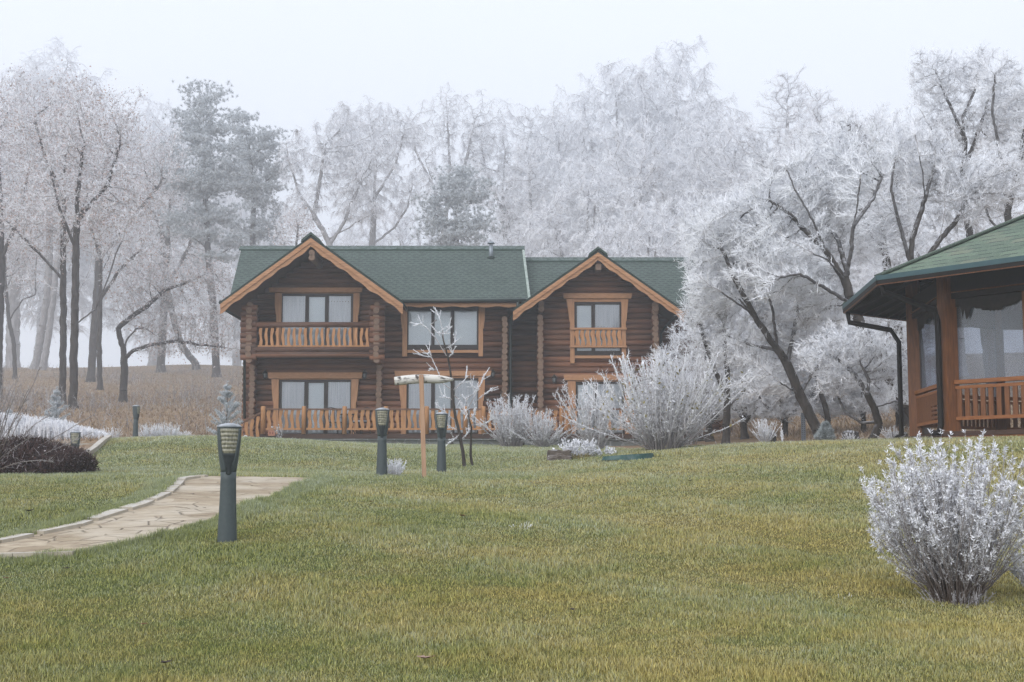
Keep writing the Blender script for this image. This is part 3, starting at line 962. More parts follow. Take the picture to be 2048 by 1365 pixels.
# --- rest of the body (not seen from the lawn in front)
mb = MB()
for xx in (X(490, YW), X(1440, YB)):
    z = Z0 + PIT
    while z < Z(606, YW) - .1:
        mb.tube([(xx, YW + .1, z), (xx, 55.3, z)], .103, 8); z += PIT
z = Z0 + PIT / 2
while z < Z(606, YW) - .1:
    mb.tube([(X(488, YW), 55.2, z), (X(1440, YB), 55.2, z)], .103, 8); z += PIT
mb.build("log_wall", m_log, house)

# vent holes in the stone base
mb = MB()
for px in (904, 1046):
    q = at(px, 887.5, YV - .07); mb.tube([(q.x, q.y - .01, q.z), (q.x, q.y + .1, q.z)], .055, 12)
mb.build("vent_hole", m_dark, house)
# ------------------------------------------------------------------ gazebo
GC = Vector((11.54, 25.14, 0)); GR = 3.92; GO = 1.40
gzfloor = at(1900, 864, 24).z
gazebo = empty("gazebo", (GC.x, GC.y, gzfloor), 'octagonal wooden gazebo with green shingle roof and clear weather sheets', 'gazebo')
m_gwood = simple("gazebo_wood", (0.235, 0.092, 0.033), (0.135, 0.052, 0.021), 3, (10, 10, 1.2), rough=0.5, bump=0.15)
m_gwoodh = simple("gazebo_rail_wood", (0.34, 0.13, 0.042), (0.22, 0.08, 0.027), 3, (2, 2, 14), rough=0.5, bump=0.15)
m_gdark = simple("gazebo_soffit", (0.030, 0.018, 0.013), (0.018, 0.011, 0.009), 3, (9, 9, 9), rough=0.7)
m_gpipe = simple("gazebo_pipe", (0.016, 0.012, 0.010), (0.011, 0.009, 0.008), 5, rough=0.55, spec=0.15)
m_groof = shingle_mat("gazebo_shingle", (0.118, 0.165, 0.112), (0.070, 0.104, 0.072), (0.012, 0.02, 0.015)  , 0.44, 0.27, 'uv', dash=.17, moss=(0.17, 0.17, 0.12))
m_gedge = simple("drip_edge", (0.035, 0.085, 0.095), (0.028, 0.068, 0.078), 4, rough=0.45, spec=0.5)
ang0 = math.atan2(24 - GC.y, 7.79 - GC.x)            # direction of the near post
def gp(k, r, z): 
    a = ang0 + k * PI / 4
    return Vector((GC.x + r * math.cos(a), GC.y + r * math.sin(a), z))
ze, za = 3.57, 5.70
RE = GR + GO
# roof faces
mr = MB()
for k in range(8):
    p, q, t_ = gp(k, RE, ze), gp(k + 1, RE, ze), Vector((GC.x, GC.y, za))
    w_ = (q - p).length; h_ = ((p + q) / 2 - t_).length
    mr.add([p, q, t_], [(0, 1, 2)], [[(-w_ / 2 + k * 0.13, 0), (w_ / 2 + k * 0.13, 0), (k * 0.13, h_)]])
groof = mr.build("roof", m_groof, gazebo)
mh = MB()
for k in range(8): mh.bar(gp(k, RE - .02, ze + .03), Vector((GC.x, GC.y, za + .03)), .26, .03)
mh.build("hip_cap", m_groof, groof)
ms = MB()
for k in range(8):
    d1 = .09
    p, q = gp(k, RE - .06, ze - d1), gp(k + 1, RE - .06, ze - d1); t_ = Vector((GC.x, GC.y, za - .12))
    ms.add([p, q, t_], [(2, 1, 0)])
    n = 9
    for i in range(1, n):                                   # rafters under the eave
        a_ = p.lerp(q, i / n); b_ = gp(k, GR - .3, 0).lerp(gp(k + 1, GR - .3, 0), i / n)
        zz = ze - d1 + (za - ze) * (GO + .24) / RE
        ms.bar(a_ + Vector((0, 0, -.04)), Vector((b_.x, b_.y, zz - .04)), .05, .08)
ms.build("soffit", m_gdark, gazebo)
me_ = MB(); mf = MB()
for k in range(8):
    me_.bar(gp(k, RE + .015, ze - .03), gp(k + 1, RE + .015, ze - .03), .03, .085)
    mf.bar(gp(k, RE - .03, ze - .105), gp(k + 1, RE - .03, ze - .105), .10, .075)
me_.build("drip_edge", m_gedge, gazebo)
mf.build("gutter", m_gpipe, gazebo)
ml = MB()
for k in range(8): ml.bar(gp(k, RE - .0, ze - .15), gp(k + 1, RE - .0, ze - .15), .03, .016)
ml.build("batten", m_gwood, gazebo)
# posts, beams
zbm = 3.22
for k in range(8):
    c = gp(k, GR, 0); a = ang0 + k * PI / 4
    mb = MB(); r = Vector((math.cos(a), math.sin(a), 0)); s_ = Vector((-r.y, r.x, 0)); hw = .12
    zt_ = ze - .1 + (za - ze) * GO / RE
    base = [c + r * (i * hw) + s_ * (j * hw) for i, j in ((-1,-1),(1,-1),(1,1),(-1,1))]
    mb.extrude([Vector((v.x, v.y, gzfloor - .05)) for v in base], (0, 0, zt_ - gzfloor))
    mb.build("post", m_gwood, gazebo)
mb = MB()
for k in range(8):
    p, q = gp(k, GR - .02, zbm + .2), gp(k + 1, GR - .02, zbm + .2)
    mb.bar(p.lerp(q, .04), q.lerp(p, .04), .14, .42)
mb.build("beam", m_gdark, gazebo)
mb = MB()
for k in range(8):
    p, q = gp(k, GR + .07, zbm + .10), gp(k + 1, GR + .07, zbm + .10); mb.bar(p.lerp(q, .05), q.lerp(p, .05), .03, .02)
mb.build("batten", m_gwood, gazebo)
# railings
zr0, zr1 = gzfloor + .13, at(1900, 762, 24).z
def panel(k, kind):
    p, q = gp(k, GR, 0), gp(k + 1, GR, 0)
    d = (q - p).normalized(); L = (q - p).length
    rl = empty("railing", (GC.x, GC.y, gzfloor)); rl.parent = gazebo; rl.location = (0, 0, 0)
    def P(s, z): v = p + d * s; return Vector((v.x, v.y, z))
    mb = MB(); mb.bar(P(.13, zr1 - .035), P(L - .13, zr1 - .035), .11, .07); mb.build("top_rail", m_gwoodh, rl)
    mb = MB(); mb.bar(P(.13, zr1 - .13), P(L - .13, zr1 - .13), .05, .055)
    mb.bar(P(.13, zr0 + .10), P(L - .13, zr0 + .10), .05, .06); mb.build("bottom_rail", m_gwoodh, rl)
    if kind == 'open':
        n = int((L - .3) / .148)
        for i in range(n):
            s = .2 + (L - .4) * i / (n - 1)
            mb = MB(); mb.bar(P(s, zr0 + .13), P(s, zr1 - .158), .088, .03, up=(-d.y, d.x, 0)); mb.build("slat", m_gwood, rl)
    else:
        mb = MB(); n = int((L - .3) / .075)
        for i in range(n):
            s = .16 + (L - .32) * i / (n - 1)
            mb.bar(P(s, zr0 + .13 + (.27 if s > L * .5 else 0)), P(s, zr1 - .158), .052, .03, up=(-d.y, d.x, 0))
        for j in range(3):
            mb.bar(P(L * .5, zr0 + .18 + j * .085), P(L - .14, zr0 + .18 + j * .085), .03, .05)
        mb.build("slat_panel", m_gwood, rl)
for k in range(8): panel(k, 'open' if k not in (-1, 7) else 'close')
# clear weather sheets and ragged cloth valance
m_film, t, b = newmat("weather_sheet"); g = G(t)
tr = g.n('ShaderNodeBsdfTransparent'); tr.inputs['Color'].default_value = (0.68, 0.71, 0.77, 1)
df = g.n('ShaderNodeBsdfDiffuse'); df.inputs['Color'].default_value = (0.28, 0.31, 0.36, 1)
gl = g.n('ShaderNodeBsdfGlossy'); gl.inputs['Roughness'].default_value = 0.12
wr = g.noise(g.scale(g.pos(), (2.0, 2.0, 0.7)), 1.2, 3)
bp = g.n('ShaderNodeBump'); bp.inputs['Strength'].default_value = 0.12; bp.inputs['Distance'].default_value = 0.05; g.set(bp.inputs['Height'], wr)
t.links.new(bp.outputs[0], gl.inputs['Normal'])
m1 = g.n('ShaderNodeMixShader'); g.set(m1.inputs[0], g.math('ADD', g.math('MULTIPLY', g.ramp(wr, .35, .7), .20), .20)); t.links.new(tr.outputs[0], m1.inputs[1]); t.links.new(df.outputs[0], m1.inputs[2])
m2 = g.n('ShaderNodeMixShader'); m2.inputs[0].default_value = 0.10; t.links.new(m1.outputs[0], m2.inputs[1]); t.links.new(gl.outputs[0], m2.inputs[2])
t.links.new(m2.outputs[0], t.nodes['Material Output'].inputs['Surface'])
m_val = simple("valance_cloth", (0.045, 0.035, 0.03), (0.025, 0.02, 0.018), 8, rough=0.9)
r2 = np.random.default_rng(5)
for k in range(8):
    p, q = gp(k, GR - .1, 0), gp(k + 1, GR - .1, 0)
    mb = MB(); n = 16; vs_, fs_ = [], []
    nrm = Vector((p.y - q.y, q.x - p.x, 0)).normalized()
    for i in range(n + 1):
        v = p.lerp(q, .03 + .94 * i / n) + nrm * (.004 * math.sin(i * 1.9 + k))
        vs_ += [(v.x, v.y, zr1), (v.x, v.y, zbm)]
    mb.add(vs_, [(2*i, 2*i+2, 2*i+3, 2*i+1) for i in range(n)], smooth=True)
    mb.build("weather_sheet", m_film, gazebo)
    if k not in (0, 1, 7): continue
    mb = MB(); n = 70; vs_, fs_ = [], []
    for i in range(n + 1):
        s = i / n
        dp = .10 + .16 * abs(math.sin(s * 5.5 + k)) ** 3 + .05 * r2.random() + (.30 * math.exp(-((s - .07) / .05) ** 2) + .22 * math.exp(-((s - .52) / .035) ** 2)) * r2.random()
        v = p.lerp(q, .03 + .94 * s) + nrm * (-.05)
        vs_ += [(v.x, v.y, zbm - dp), (v.x, v.y, zbm + .05)]
    mb.add(vs_, [(2*i, 2*i+2, 2*i+3, 2*i+1) for i in range(n)], smooth=True)
    mb.build("valance", m_val, gazebo)
# mullion in the middle of each front panel
for k in (0, 1):
    p, q = gp(k, GR - .02, 0), gp(k + 1, GR - .02, 0); c = p.lerp(q, .5)
    mb = MB(); mb.bar((c.x, c.y, zr1), (c.x, c.y, zbm), .07, .07, up=((q - p).normalized().x, (q - p).normalized().y, 0)); mb.build("mullion", m_gwood, gazebo)
# floor and skirting
mb = MB(); mb.extrude([gp(k, GR + .22, gzfloor - .08) for k in range(8)], (0, 0, .08)); mb.build("floor", m_deck, gazebo)
mb = MB()
for k in range(8): mb.bar(gp(k, GR + .16, gzfloor - .20), gp(k + 1, GR + .16, gzfloor - .20), .06, .24)
mb.build("skirting", m_gwoodh, gazebo)
mb = MB()
mb.extrude([gp(k, GR + .05, gzfloor - 1.0) for k in range(8)], (0, 0, .7)); mb.build("plinth", m_stone, gazebo)
# downpipes
def z_at(py, Y): return at(1024, py, Y).z
e0, p0 = gp(-1, RE - .08, ze - .13), gp(-1, GR + .22, 0)
f0 = Vector((p0.x - .12, p0.y - .12, 0))
gr0 = gzf(f0.x, f0.y)
pipe([e0, e0 + Vector((.02, -.02, -.22)), Vector((f0.x, f0.y, ze - .62)) * .85 + e0 * .15 + Vector((0, 0, -.13 * .15)), (f0.x, f0.y, ze - .82), (f0.x, f0.y, gr0 + .12), (f0.x - .12, f0.y - .05, gr0 + .04)], .052, "downpipe", m_gpipe, gazebo)
e1, p1 = gp(0, RE - .08, ze - .13), gp(0, GR + .20, 0)
gr1 = gzf(p1.x, p1.y)
pipe([e1, e1 + Vector((.03, 0, -.15)), (p1.x - .04, p1.y, ze - .55), (p1.x, p1.y, ze - .75), (p1.x, p1.y, gzfloor + .12), (p1.x - .05, p1.y - .03, gzfloor - .02), (p1.x - .2, p1.y - .12, gr1 + .10)], .052, "downpipe", m_gpipe, gazebo)
# ------------------------------------------------------------------ bollard lamps
m_lamp = simple("lamp_paint", (0.060, 0.076, 0.078), (0.050, 0.064, 0.067), 30, rough=0.55, bump=0.1, spec=0.4)
m_lampcap = simple("lamp_cap", (0.24, 0.26, 0.28), (0.15, 0.165, 0.18), 12, rough=0.5, frost=0.5)
m_fin = simple("lamp_fin", (0.055, 0.066, 0.068), (0.045, 0.055, 0.058), 30, rough=0.5)
m_slot = simple("lamp_slot", (0.010, 0.012, 0.013), None, 10, rough=0.6)
m_lens, t, b = newmat("lamp_lens"); g = G(t)
x, y, z = g.sep(g.obj())
wv = g.math('SINE', g.math('MULTIPLY', z, 185.0))
nn = g.noise(g.scale(g.obj(), (60, 60, 25)), 1.0, 3)
col = g.mix(g.ramp(g.math('ADD', g.math('MULTIPLY', wv, .35), g.math('MULTIPLY', nn, 2.8)), 0.7, 2.3), (0.085, 0.085, 0.06), (0.36, 0.34, 0.25))
g.set(b.inputs['Base Color'], col); b.inputs['Roughness'].default_value = 0.18; b.inputs['Specular IOR Level'].default_value = 0.6
g.bump(wv, 0.25, 0.01, b)

def head_r(z):     # profile of the lamp body
    return float(np.interp(z, [-.15, 0, .3, .55, .60, .70, .80, .9, .955], [.084, .082, .071, .064, .068, .083, .095, .1015, .1035]))
def patch(z0, z1, a0, a1, off, n=12, m=10, depth=0.0):
    """Curved patch on the lamp body between half-angles a0 (bottom) and a1 (top)."""
    mb = MB(); vs, fs = [], []
    for i in range(m + 1):
        z = z0 + (z1 - z0) * i / m; a = a0 + (a1 - a0) * i / m
        for k in range(n + 1):
            th = -a + 2 * a * k / n
            vs.append(((head_r(z) + off) * math.sin(th), -(head_r(z) + off) * math.cos(th), z))
    for i in range(m):
        for k in range(n): fs.append((i*(n+1)+k, i*(n+1)+k+1, (i+1)*(n+1)+k+1, (i+1)*(n+1)+k))
    return mb.add(vs, fs, smooth=True)
lamp = empty("bollard_lamp", (0, 0, 0))
mb = MB(); mb.lathe([(head_r(z), z) for z in np.linspace(-.15, .58, 12)], 0, 0, 24); mb.build("post", m_lamp, lamp)
mb = MB(); mb.lathe([(head_r(z), z) for z in np.linspace(.575, .955, 14)], 0, 0, 24); hd = mb.build("head", m_lamp, lamp)
mb = MB(); mb.lathe([(.106, .953), (.108, .962), (.085, .978), (.04, .990), (.005, .994)], 0, 0, 28); mb.build("cap", m_lampcap, lamp)
patch(.735, .945, .70, .82, .0025).build("lens", m_lens, lamp)
gl_ = patch(.555, .728, .18, .62, .0015).build("grille", m_slot, lamp)
mb = MB(); n = 17
for i in range(n):
    z = .562 + (.722 - .562) * i / (n - 1); a = .18 + (.62 - .18) * (z - .555) / .173
    ps = []
    for k in range(9):
        th = -a + 2 * a * k / 8
        ps.append(((head_r(z) + .004) * math.sin(th), -(head_r(z) + .004) * math.cos(th), z))
    mb.tube(ps, .0033, 5)
mb.build("louver", m_fin, gl_)
# raised rims left and right of the lens
mb = MB()
for sg in (-1, 1):
    ps = [((head_r(z) + .004) * math.sin(sg * (a + .05)), -(head_r(z) + .004) * math.cos(a + .05), z) for z, a in [(.56, .18), (.64, .40), (.728, .63), (.84, .76), (.945, .83)]]
    mb.tube(ps, [.004, .007, .008, .008, .007], 6)
mb.build("rim", m_lamp, hd)
def children(o): return [c for c in bpy.data.objects if c.parent == o]
def copy_tree(o, parent=None):
    c = o.copy(); C.objects.link(c); ORG[c.name] = ORG.get(o.name, Vector())
    if parent is not None: c.parent = parent
    for ch in children(o): copy_tree(ch, c)
    return c
LG = 'bollard lamps dotted about the lawn'
spots = [(458, 11.5, 12, 'nearest dark grey bollard lamp standing on the lawn beside the flagstone path', 1.0),
         (764, 19.6, 4, 'grey bollard lamp on the lawn left of the wooden stake with the birch log', 1.0),
         (883, 22.1, -2, 'grey bollard lamp on the lawn between the wooden stake and the saplings', 1.0),
         (270, 38.6, 75, 'small distant bollard lamp on the lawn edge before the brown hillside', 1.0),
         (150, 27.6, 10, 'half hidden bollard lamp sticking up behind the dark hedge by the steps', 1.0)]
for i, (px, Y, rz, lab, sc) in enumerate(spots):
    o = lamp if i == 0 else copy_tree(lamp)
    q = on_ground(px, Y)
    if i == 4: q.z = at(px, 862, Y).z - 0.995
    o.location = q; o.rotation_euler = (0, 0, math.radians(rz)); o.scale = (sc, sc, sc)
    tag(o, lab, 'lamp', LG)

# ------------------------------------------------------------------ wooden stake with a birch log
m_stake = simple("stake_wood", (0.46, 0.29, 0.19), (0.36, 0.22, 0.14), 3, (14, 14, 1.5), rough=0.75, bump=0.1)
m_birch, t, b = newmat("birch_bark"); g = G(t)
p = g.scale(g.obj(), (5, 22, 22))
k1 = g.ramp(g.noise(p, 1.0, 4, .6), .54, .62); k2 = g.ramp(g.noise(g.scale(g.obj(), (9, 5, 5)), 1.0, 3), .55, .62)
col = g.mix(g.math('MAXIMUM', k1, k2), (0.62, 0.60, 0.56), (0.07, 0.06, 0.055))
g.set(b.inputs['Base Color'], col); b.inputs['Roughness'].default_value = 0.8
q = on_ground(850, 19.4)
stk = empty("perch_stake", q, 'light wooden stake carrying a white birch log across its top', 'stake')
mb = MB(); tp = at(842.5, 750, 19.4)
mb.bar(q + Vector((0, 0, -.2)), tp, .062, .05, up=(0, 1, 0)); mb.build("stake", m_stake, stk)
mb = MB(); n = 9; ps, rs = [], []
for i in range(n):
    s = i / (n - 1)
    v = at(789 + (907 - 789) * s, 763 - 3.0 * math.sin(min(1, s * 1.2) * PI) - 4 * s, 19.46 + .06 * s)
    ps.append(v); rs.append([.062, .066, .067, .067, .066, .064, .060, .046, .016][i])
mb.tube(ps, rs, 16); lg = mb.build("birch_log", m_birch, stk)
mb = MB(); d = (ps[0] - ps[1]).normalized(); mb.tube([ps[0], ps[0] + d * .004], .06, 14); mb.build("cut_end", m_stake, lg)
for nm in ("grip_nail",):
    mb = MB()
    for dz in (.03, -.02):
        a_ = at(842.5, 757, 19.37) + Vector((0, 0, dz)); mb.tube([a_, a_ + Vector((0, .03, 0))], .006, 8)
    mb.build("nail", m_metal, stk)

# ------------------------------------------------------------------ rocks, cover, odds and ends
def rock(name, c, size, seed, mat, label, cat, flat=None, group=None):
    bm = bmesh.new(); bmesh.ops.create_icosphere(bm, subdivisions=4, radius=1.0)
    for v in bm.verts:
        p = v.co.copy()
        if flat:                                                 # squarish block
            m = max(abs(p.x), abs(p.y), abs(p.z)); p = p.lerp(p / m * .85, flat)
        d = 1 + .16 * mnoise.noise(p * 1.6 + Vector((seed, 0, 0))) + .06 * mnoise.noise(p * 5 + Vector((0, seed, 0)))
        v.co = Vector((p.x * size[0], p.y * size[1], p.z * size[2])) * d + Vector(c)
    me = bpy.data.meshes.new(name); bm.to_mesh(me); bm.free()
    o = link(name, me, mat, None, (c[0], c[1], c[2] - size[2] * .6))
    return tag(o, label, cat, group)
import bmesh
m_rock = simple("grey_rock", (0.085, 0.078, 0.075), (0.045, 0.042, 0.042), 5, rough=0.9, bump=0.7, frost=0.55)
m_rock2 = simple("brown_rock", (0.15, 0.12, 0.10), (0.085, 0.07, 0.06), 6, rough=0.9, bump=0.7, frost=0.35)
q = on_ground(1118, 24.6); rock("boulder", (q.x, q.y, q.z + .05), (.25, .22, .15), 1.3, m_rock2, 'low brown stone block lying on the lawn beside frosty flowers', 'rock', .85)
q = on_ground(1702, 28.0); rock("boulder", (q.x, q.y, at(1702, 877, 28).z), (.18, .2, .17), 4.1, m_rock, 'dark rounded boulder under the twisted trees left of the gazebo', 'rock', .6)
q = on_ground(1796, 30); rock("boulder", (q.x, q.y, at(1785, 878, 30).z), (.26, .2, .17), 6.1, m_rock, 'pale grey boulder behind the grass close to the gazebo downpipe', 'rock', .4)
q = on_ground(1540, 27); rock("boulder", (q.x, q.y, at(1540, 880, 27).z), (.12, .14, .22), 8.4, m_rock, 'dark upright stone on the lawn crest behind a tuft of frosted grass', 'rock', .2)
# green ground cover plate by the big shrub
m_green = simple("green_cover", (0.020, 0.075, 0.062), (0.014, 0.052, 0.045), 6, rough=0.7, frost=0.2)
mb = MB(); q = hit(1252, 922, 10, 40); q2 = at(1252, 921, 24)
c = on_ground(1256, 23.4)
for i, (rx, dz) in enumerate(((.46, 0.0),)):
    prof = []
    n = 26; vs, fs = [], []
    for k in range(n):
        t_ = 2 * PI * k / n; vs.append((c.x + rx * math.cos(t_), c.y + .5 * math.sin(t_), c.z - .02))
    for k in range(n):
        t_ = 2 * PI * k / n; vs.append((c.x + rx * .94 * math.cos(t_), c.y + .46 * math.sin(t_), c.z + .075 + .03 * math.cos(t_)))
    fs = [(k, (k + 1) % n, n + (k + 1) % n, n + k) for k in range(n)] + [tuple(range(n, 2 * n))]
    mb.add(vs, fs)
tag(mb.build("manhole_cover", m_green, None, c), 'flat dark green plastic cover lying in the lawn before the big frosted shrub', 'cover')
# round white path light and small orange box by the stairs
m_white = simple("white_globe", (0.62, 0.62, 0.64), (0.55, 0.55, 0.57), 5, rough=0.4)
q = at(491, 876.5, 45.3); mb = MB()
mb.lathe([(.095 * math.sin(t_), q.z - .095 * math.cos(t_)) for t_ in np.linspace(.2, PI - .02, 14)], q.x, q.y, 18)
gl0 = empty("globe_light", (q.x, q.y, q.z - .1), 'small white globe light at the foot of the veranda stairs', 'lamp')
mb.build("globe", m_white, gl0)
mb = MB(); mb.lathe([(.05, gzf(q.x, q.y) - .05), (.045, q.z - .085)], q.x, q.y, 12); mb.build("base", m_lamp, gl0)
m_orange = simple("painted_box", (0.52, 0.25, 0.17), (0.42, 0.19, 0.12), 9, rough=0.6)
q0, q1 = at(536.5, 872, 45.45), at(550, 861, 45.45)
bx = empty("bird_house", ((q0.x + q1.x) / 2, 45.5, q0.z), 'little pinkish orange box house standing at the veranda edge', 'box')
mb = MB(); mb.box((q0.x, 45.4, q0.z), (q1.x, 45.6, q1.z)); mb.build("box", m_orange, bx)
mb = MB(); xm = (q0.x + q1.x) / 2
mb.prism([(q0.x - .02, q1.z), (q1.x + .02, q1.z), (xm + .02, q1.z + .08), (xm - .02, q1.z + .08)], 45.38, 45.62); mb.build("lid", m_trim, bx)
mb = MB(); mb.lathe([(.03 * math.sin(t_) + .002, q1.z + .11 - .035 * math.cos(t_)) for t_ in np.linspace(.1, PI - .1, 8)], xm, 45.5, 10); mb.build("finial", m_white, bx)
mb = MB()
for dx in (-.045, .045): mb.box((xm + dx - .025, 45.395, q0.z + .05), (xm + dx + .025, 45.399, q0.z + .13))
mb.build("opening", simple("box_opening", (0.30, 0.10, 0.07), None), bx)
# dark garden chairs and table behind the railing
m_chair = simple("chair_metal", (0.022, 0.022, 0.026), (0.015, 0.015, 0.018), 8, rough=0.5)
m_cush = simple("pale_cushion", (0.42, 0.45, 0.48), (0.34, 0.37, 0.40), 8, rough=0.9)
def chair(px, Y, rz):
    x = X(px, Y, 850); o = empty("garden_chair", (x, Y, zd))
    def seg(nm, pts, r): 
        mb = MB(); mb.tube([Vector(p) + Vector((x, Y, zd)) for p in pts], r, 6); return mb.build(nm, m_chair, o)
    for sx in (-.22, .22):
        seg("leg", [(sx, -.2, 0), (sx, -.2, .62), (sx, .2, .62)], .016); seg("leg", [(sx, .24, 0), (sx, .2, .45), (sx, .28, .92)], .016)
    mb = MB(); mb.box((x - .22, Y - .22, zd + .42), (x + .22, Y + .2, zd + .45)); mb.build("seat", m_chair, o)
    mb = MB()
    for k in range(6): mb.tube([(x - .19 + k * .076, Y + .21, zd + .5), (x - .19 + k * .076, Y + .275, zd + .9)], .012, 6)
    mb.tube([(x - .22, Y + .28, zd + .92), (x, Y + .3, zd + .96), (x + .22, Y + .28, zd + .92)], .016, 6); mb.build("backrest", m_chair, o)
    mb = MB(); mb.box((x - .2, Y - .2, zd + .452), (x + .2, Y + .18, zd + .5)); mb.build("cushion", m_cush, o)
    o.rotation_euler = (0, 0, rz); return o
for px, rz, lab in ((668, .5, 'dark metal garden chair with pale cushion behind the veranda railing'), (722, -.6, 'dark metal garden chair right of the veranda table')):
    tag(chair(px, 46.7, rz), lab, 'chair', 'chairs on the veranda')
x = X(695, 46.8, 850); tb = empty("garden_table", (x, 46.8, zd), 'small dark garden table between the two veranda chairs', 'table')
mb = MB(); mb.lathe([(.36, zd + .70), (.37, zd + .715), (.36, zd + .73)], x, 46.8, 20); mb.build("table_top", m_chair, tb)
for k in range(3):
    a_ = k * 2.1 + .4; mb = MB(); mb.tube([(x + .3 * math.cos(a_), 46.8 + .3 * math.sin(a_), zd), (x + .06 * math.cos(a_), 46.8 + .06 * math.sin(a_), zd + .4), (x + .22 * math.cos(a_), 46.8 + .22 * math.sin(a_), zd + .70)], .018, 6); mb.build("leg", m_chair, tb)
# perforated metal post at the edge of the wood
m_post = simple("galvanised_post", (0.20, 0.22, 0.25), (0.15, 0.165, 0.19), 14, rough=0.6, metal=0.3)
q = on_ground(1608, 36); mb = MB(); tz = at(1608, 826, 36).z
mb.box((q.x - .055, 36, q.z - .1), (q.x + .055, 36.05, tz)); fp = empty("metal_post", q, 'grey perforated metal post standing between the leaning tree trunks', 'post')
mb.build("channel", m_post, fp)
mb = MB(); z = q.z + .06
while z < tz - .05:
    for dx in (-.025, .025): mb.tube([(q.x + dx, 35.996, z), (q.x + dx, 36.002, z)], .011, 8)
    z += .055
mb.build("hole", m_slot, fp)
# ------------------------------------------------------------------ plant kit
def unit(v): return v / np.maximum(np.linalg.norm(v, axis=-1, keepdims=True), 1e-9)
def frames(d):
    a = np.where(np.abs(d[:, 2:3]) < 0.9, np.array([[0, 0, 1.0]]), np.array([[1.0, 0, 0]]))
    s = unit(np.cross(d, a)); return s, np.cross(d, s)
def frusta(p0, p1, r0, r1, k):
    n = len(p0); s, u = frames(unit(p1 - p0))
    th = np.arange(k) * 2 * PI / k
    ring = s[:, None] * np.cos(th)[None, :, None] + u[:, None] * np.sin(th)[None, :, None]
    v = np.concatenate([p0[:, None] + ring * r0[:, None, None], p1[:, None] + ring * r1[:, None, None]], 1).reshape(-1, 3)
    i = np.arange(k); q = np.c_[i, (i + 1) % k, (i + 1) % k + k, i + k]
    f = (q[None] + (np.arange(n) * 2 * k)[:, None, None]).reshape(-1, 4)
    return v, f
def cones(p0, p1, r0, k=3):
    n = len(p0); s, u = frames(unit(p1 - p0))
    th = np.arange(k) * 2 * PI / k
    ring = s[:, None] * np.cos(th)[None, :, None] + u[:, None] * np.sin(th)[None, :, None]
    v = np.concatenate([p0[:, None] + ring * r0[:, None, None], p1[:, None]], 1).reshape(-1, 3)
    i = np.arange(k); q = np.c_[i, (i + 1) % k, np.full(k, k)]
    f = (q[None] + (np.arange(n) * (k + 1))[:, None, None]).reshape(-1, 3)
    return v, f
def leaves(c, d, nrm, ln, wd):
    """Rhombic leaves: centre base c, direction d, width axis from d x nrm."""
    s = unit(np.cross(d, nrm)); n = len(c)
    v = np.stack([c, c + d * (ln * .5)[:, None] + s * (wd * .5)[:, None], c + d * ln[:, None], c + d * (ln * .5)[:, None] - s * (wd * .5)[:, None]], 1).reshape(-1, 3)
    f = np.arange(4)[None] + (np.arange(n) * 4)[:, None]
    return v, f
def rdir(r, n): return unit(r.normal(size=(n, 3)))

DEBUG = False
class Acc:
    """Accumulates vertex/face blocks with a per-vertex frost value and a random value."""
    def __init__(s): s.v, s.f, s.fr, s.rn, s.n = [], [], [], [], 0
    def add(s, vf, frost, r, per):
        v, f = vf
        s.v.append(v); s.f.append(f + s.n); s.n += len(v)
        s.fr.append(np.broadcast_to(frost, (len(v),)) if np.ndim(frost) == 0 else np.asarray(frost))
        s.rn.append(np.repeat(r.random(len(v) // per), per))
    def mesh(s, name, smooth=False):
        by = {}
        for f in s.f: by.setdefault(f.shape[1], []).append(f)
        return np_mesh(name, np.concatenate(s.v), [np.concatenate(x) for x in by.values()], {'frost': np.concatenate(s.fr), 'rnd': np.concatenate(s.rn)}, smooth)

def grow(r, polylines, att, step, infl, kill, up=0.05, iters=200, maxn=7000):
    """Space colonisation from given limb polylines towards attractor points."""
    P, par = [], []
    keys = []
    for pl in polylines:
        pl = [np.asarray(p, float) for p in pl]
        if P:
            D = np.linalg.norm(np.array(P) - pl[0], axis=1); last = int(np.argmin(D))
        else:
            P.append(pl[0]); par.append(-1); last = 0
        cur = P[last]
        for q in pl[(0 if len(P) > 1 else 1):]:
            L = np.linalg.norm(q - cur)
            if L < 1e-4: continue
            m = max(1, int(round(L / step)))
            c0 = cur.copy()
            for i in range(1, m + 1):
                pt = c0 + (q - c0) * i / m + (r.normal(size=3) * step * .07 if i < m else 0)
                P.append(pt); par.append(last); last = len(P) - 1
            cur = P[last]
    fixed = len(P)
    P = np.array(P); par = np.array(par)
    D = np.linalg.norm(att[:, None] - P[None], axis=2)
    near = D.argmin(1); nd = D.min(1)
    alive = nd > kill
    for it in range(iters):
        m = alive & (nd < infl)
        if not m.any():
            if not alive.any(): break
            # jump the gap: let the nearest attractor pull
            j = np.nonzero(alive)[0]; m = np.zeros(len(att), bool); m[j[np.argsort(nd[j])[:3]]] = True
        dirs = np.zeros((len(P), 3)); cnt = np.zeros(len(P))
        np.add.at(dirs, near[m], unit(att[m] - P[near[m]])); np.add.at(cnt, near[m], 1)
        g_ = np.nonzero(cnt > 0)[0]
        d = unit(unit(dirs[g_]) + np.array([0, 0, up]) + r.normal(size=(len(g_), 3)) * .18)
        NP = P[g_] + d * step
        b = len(P)
        P = np.vstack([P, NP]); par = np.r_[par, g_]
        al = np.nonzero(alive)[0]
        Dn = np.linalg.norm(att[al][:, None] - NP[None], axis=2)
        k = Dn.argmin(1); dn = Dn.min(1)
        imp = dn < nd[al]
        near[al[imp]] = b + k[imp]; nd[al[imp]] = dn[imp]
        alive &= nd > kill
        if len(P) > maxn: break
    return P, par, fixed

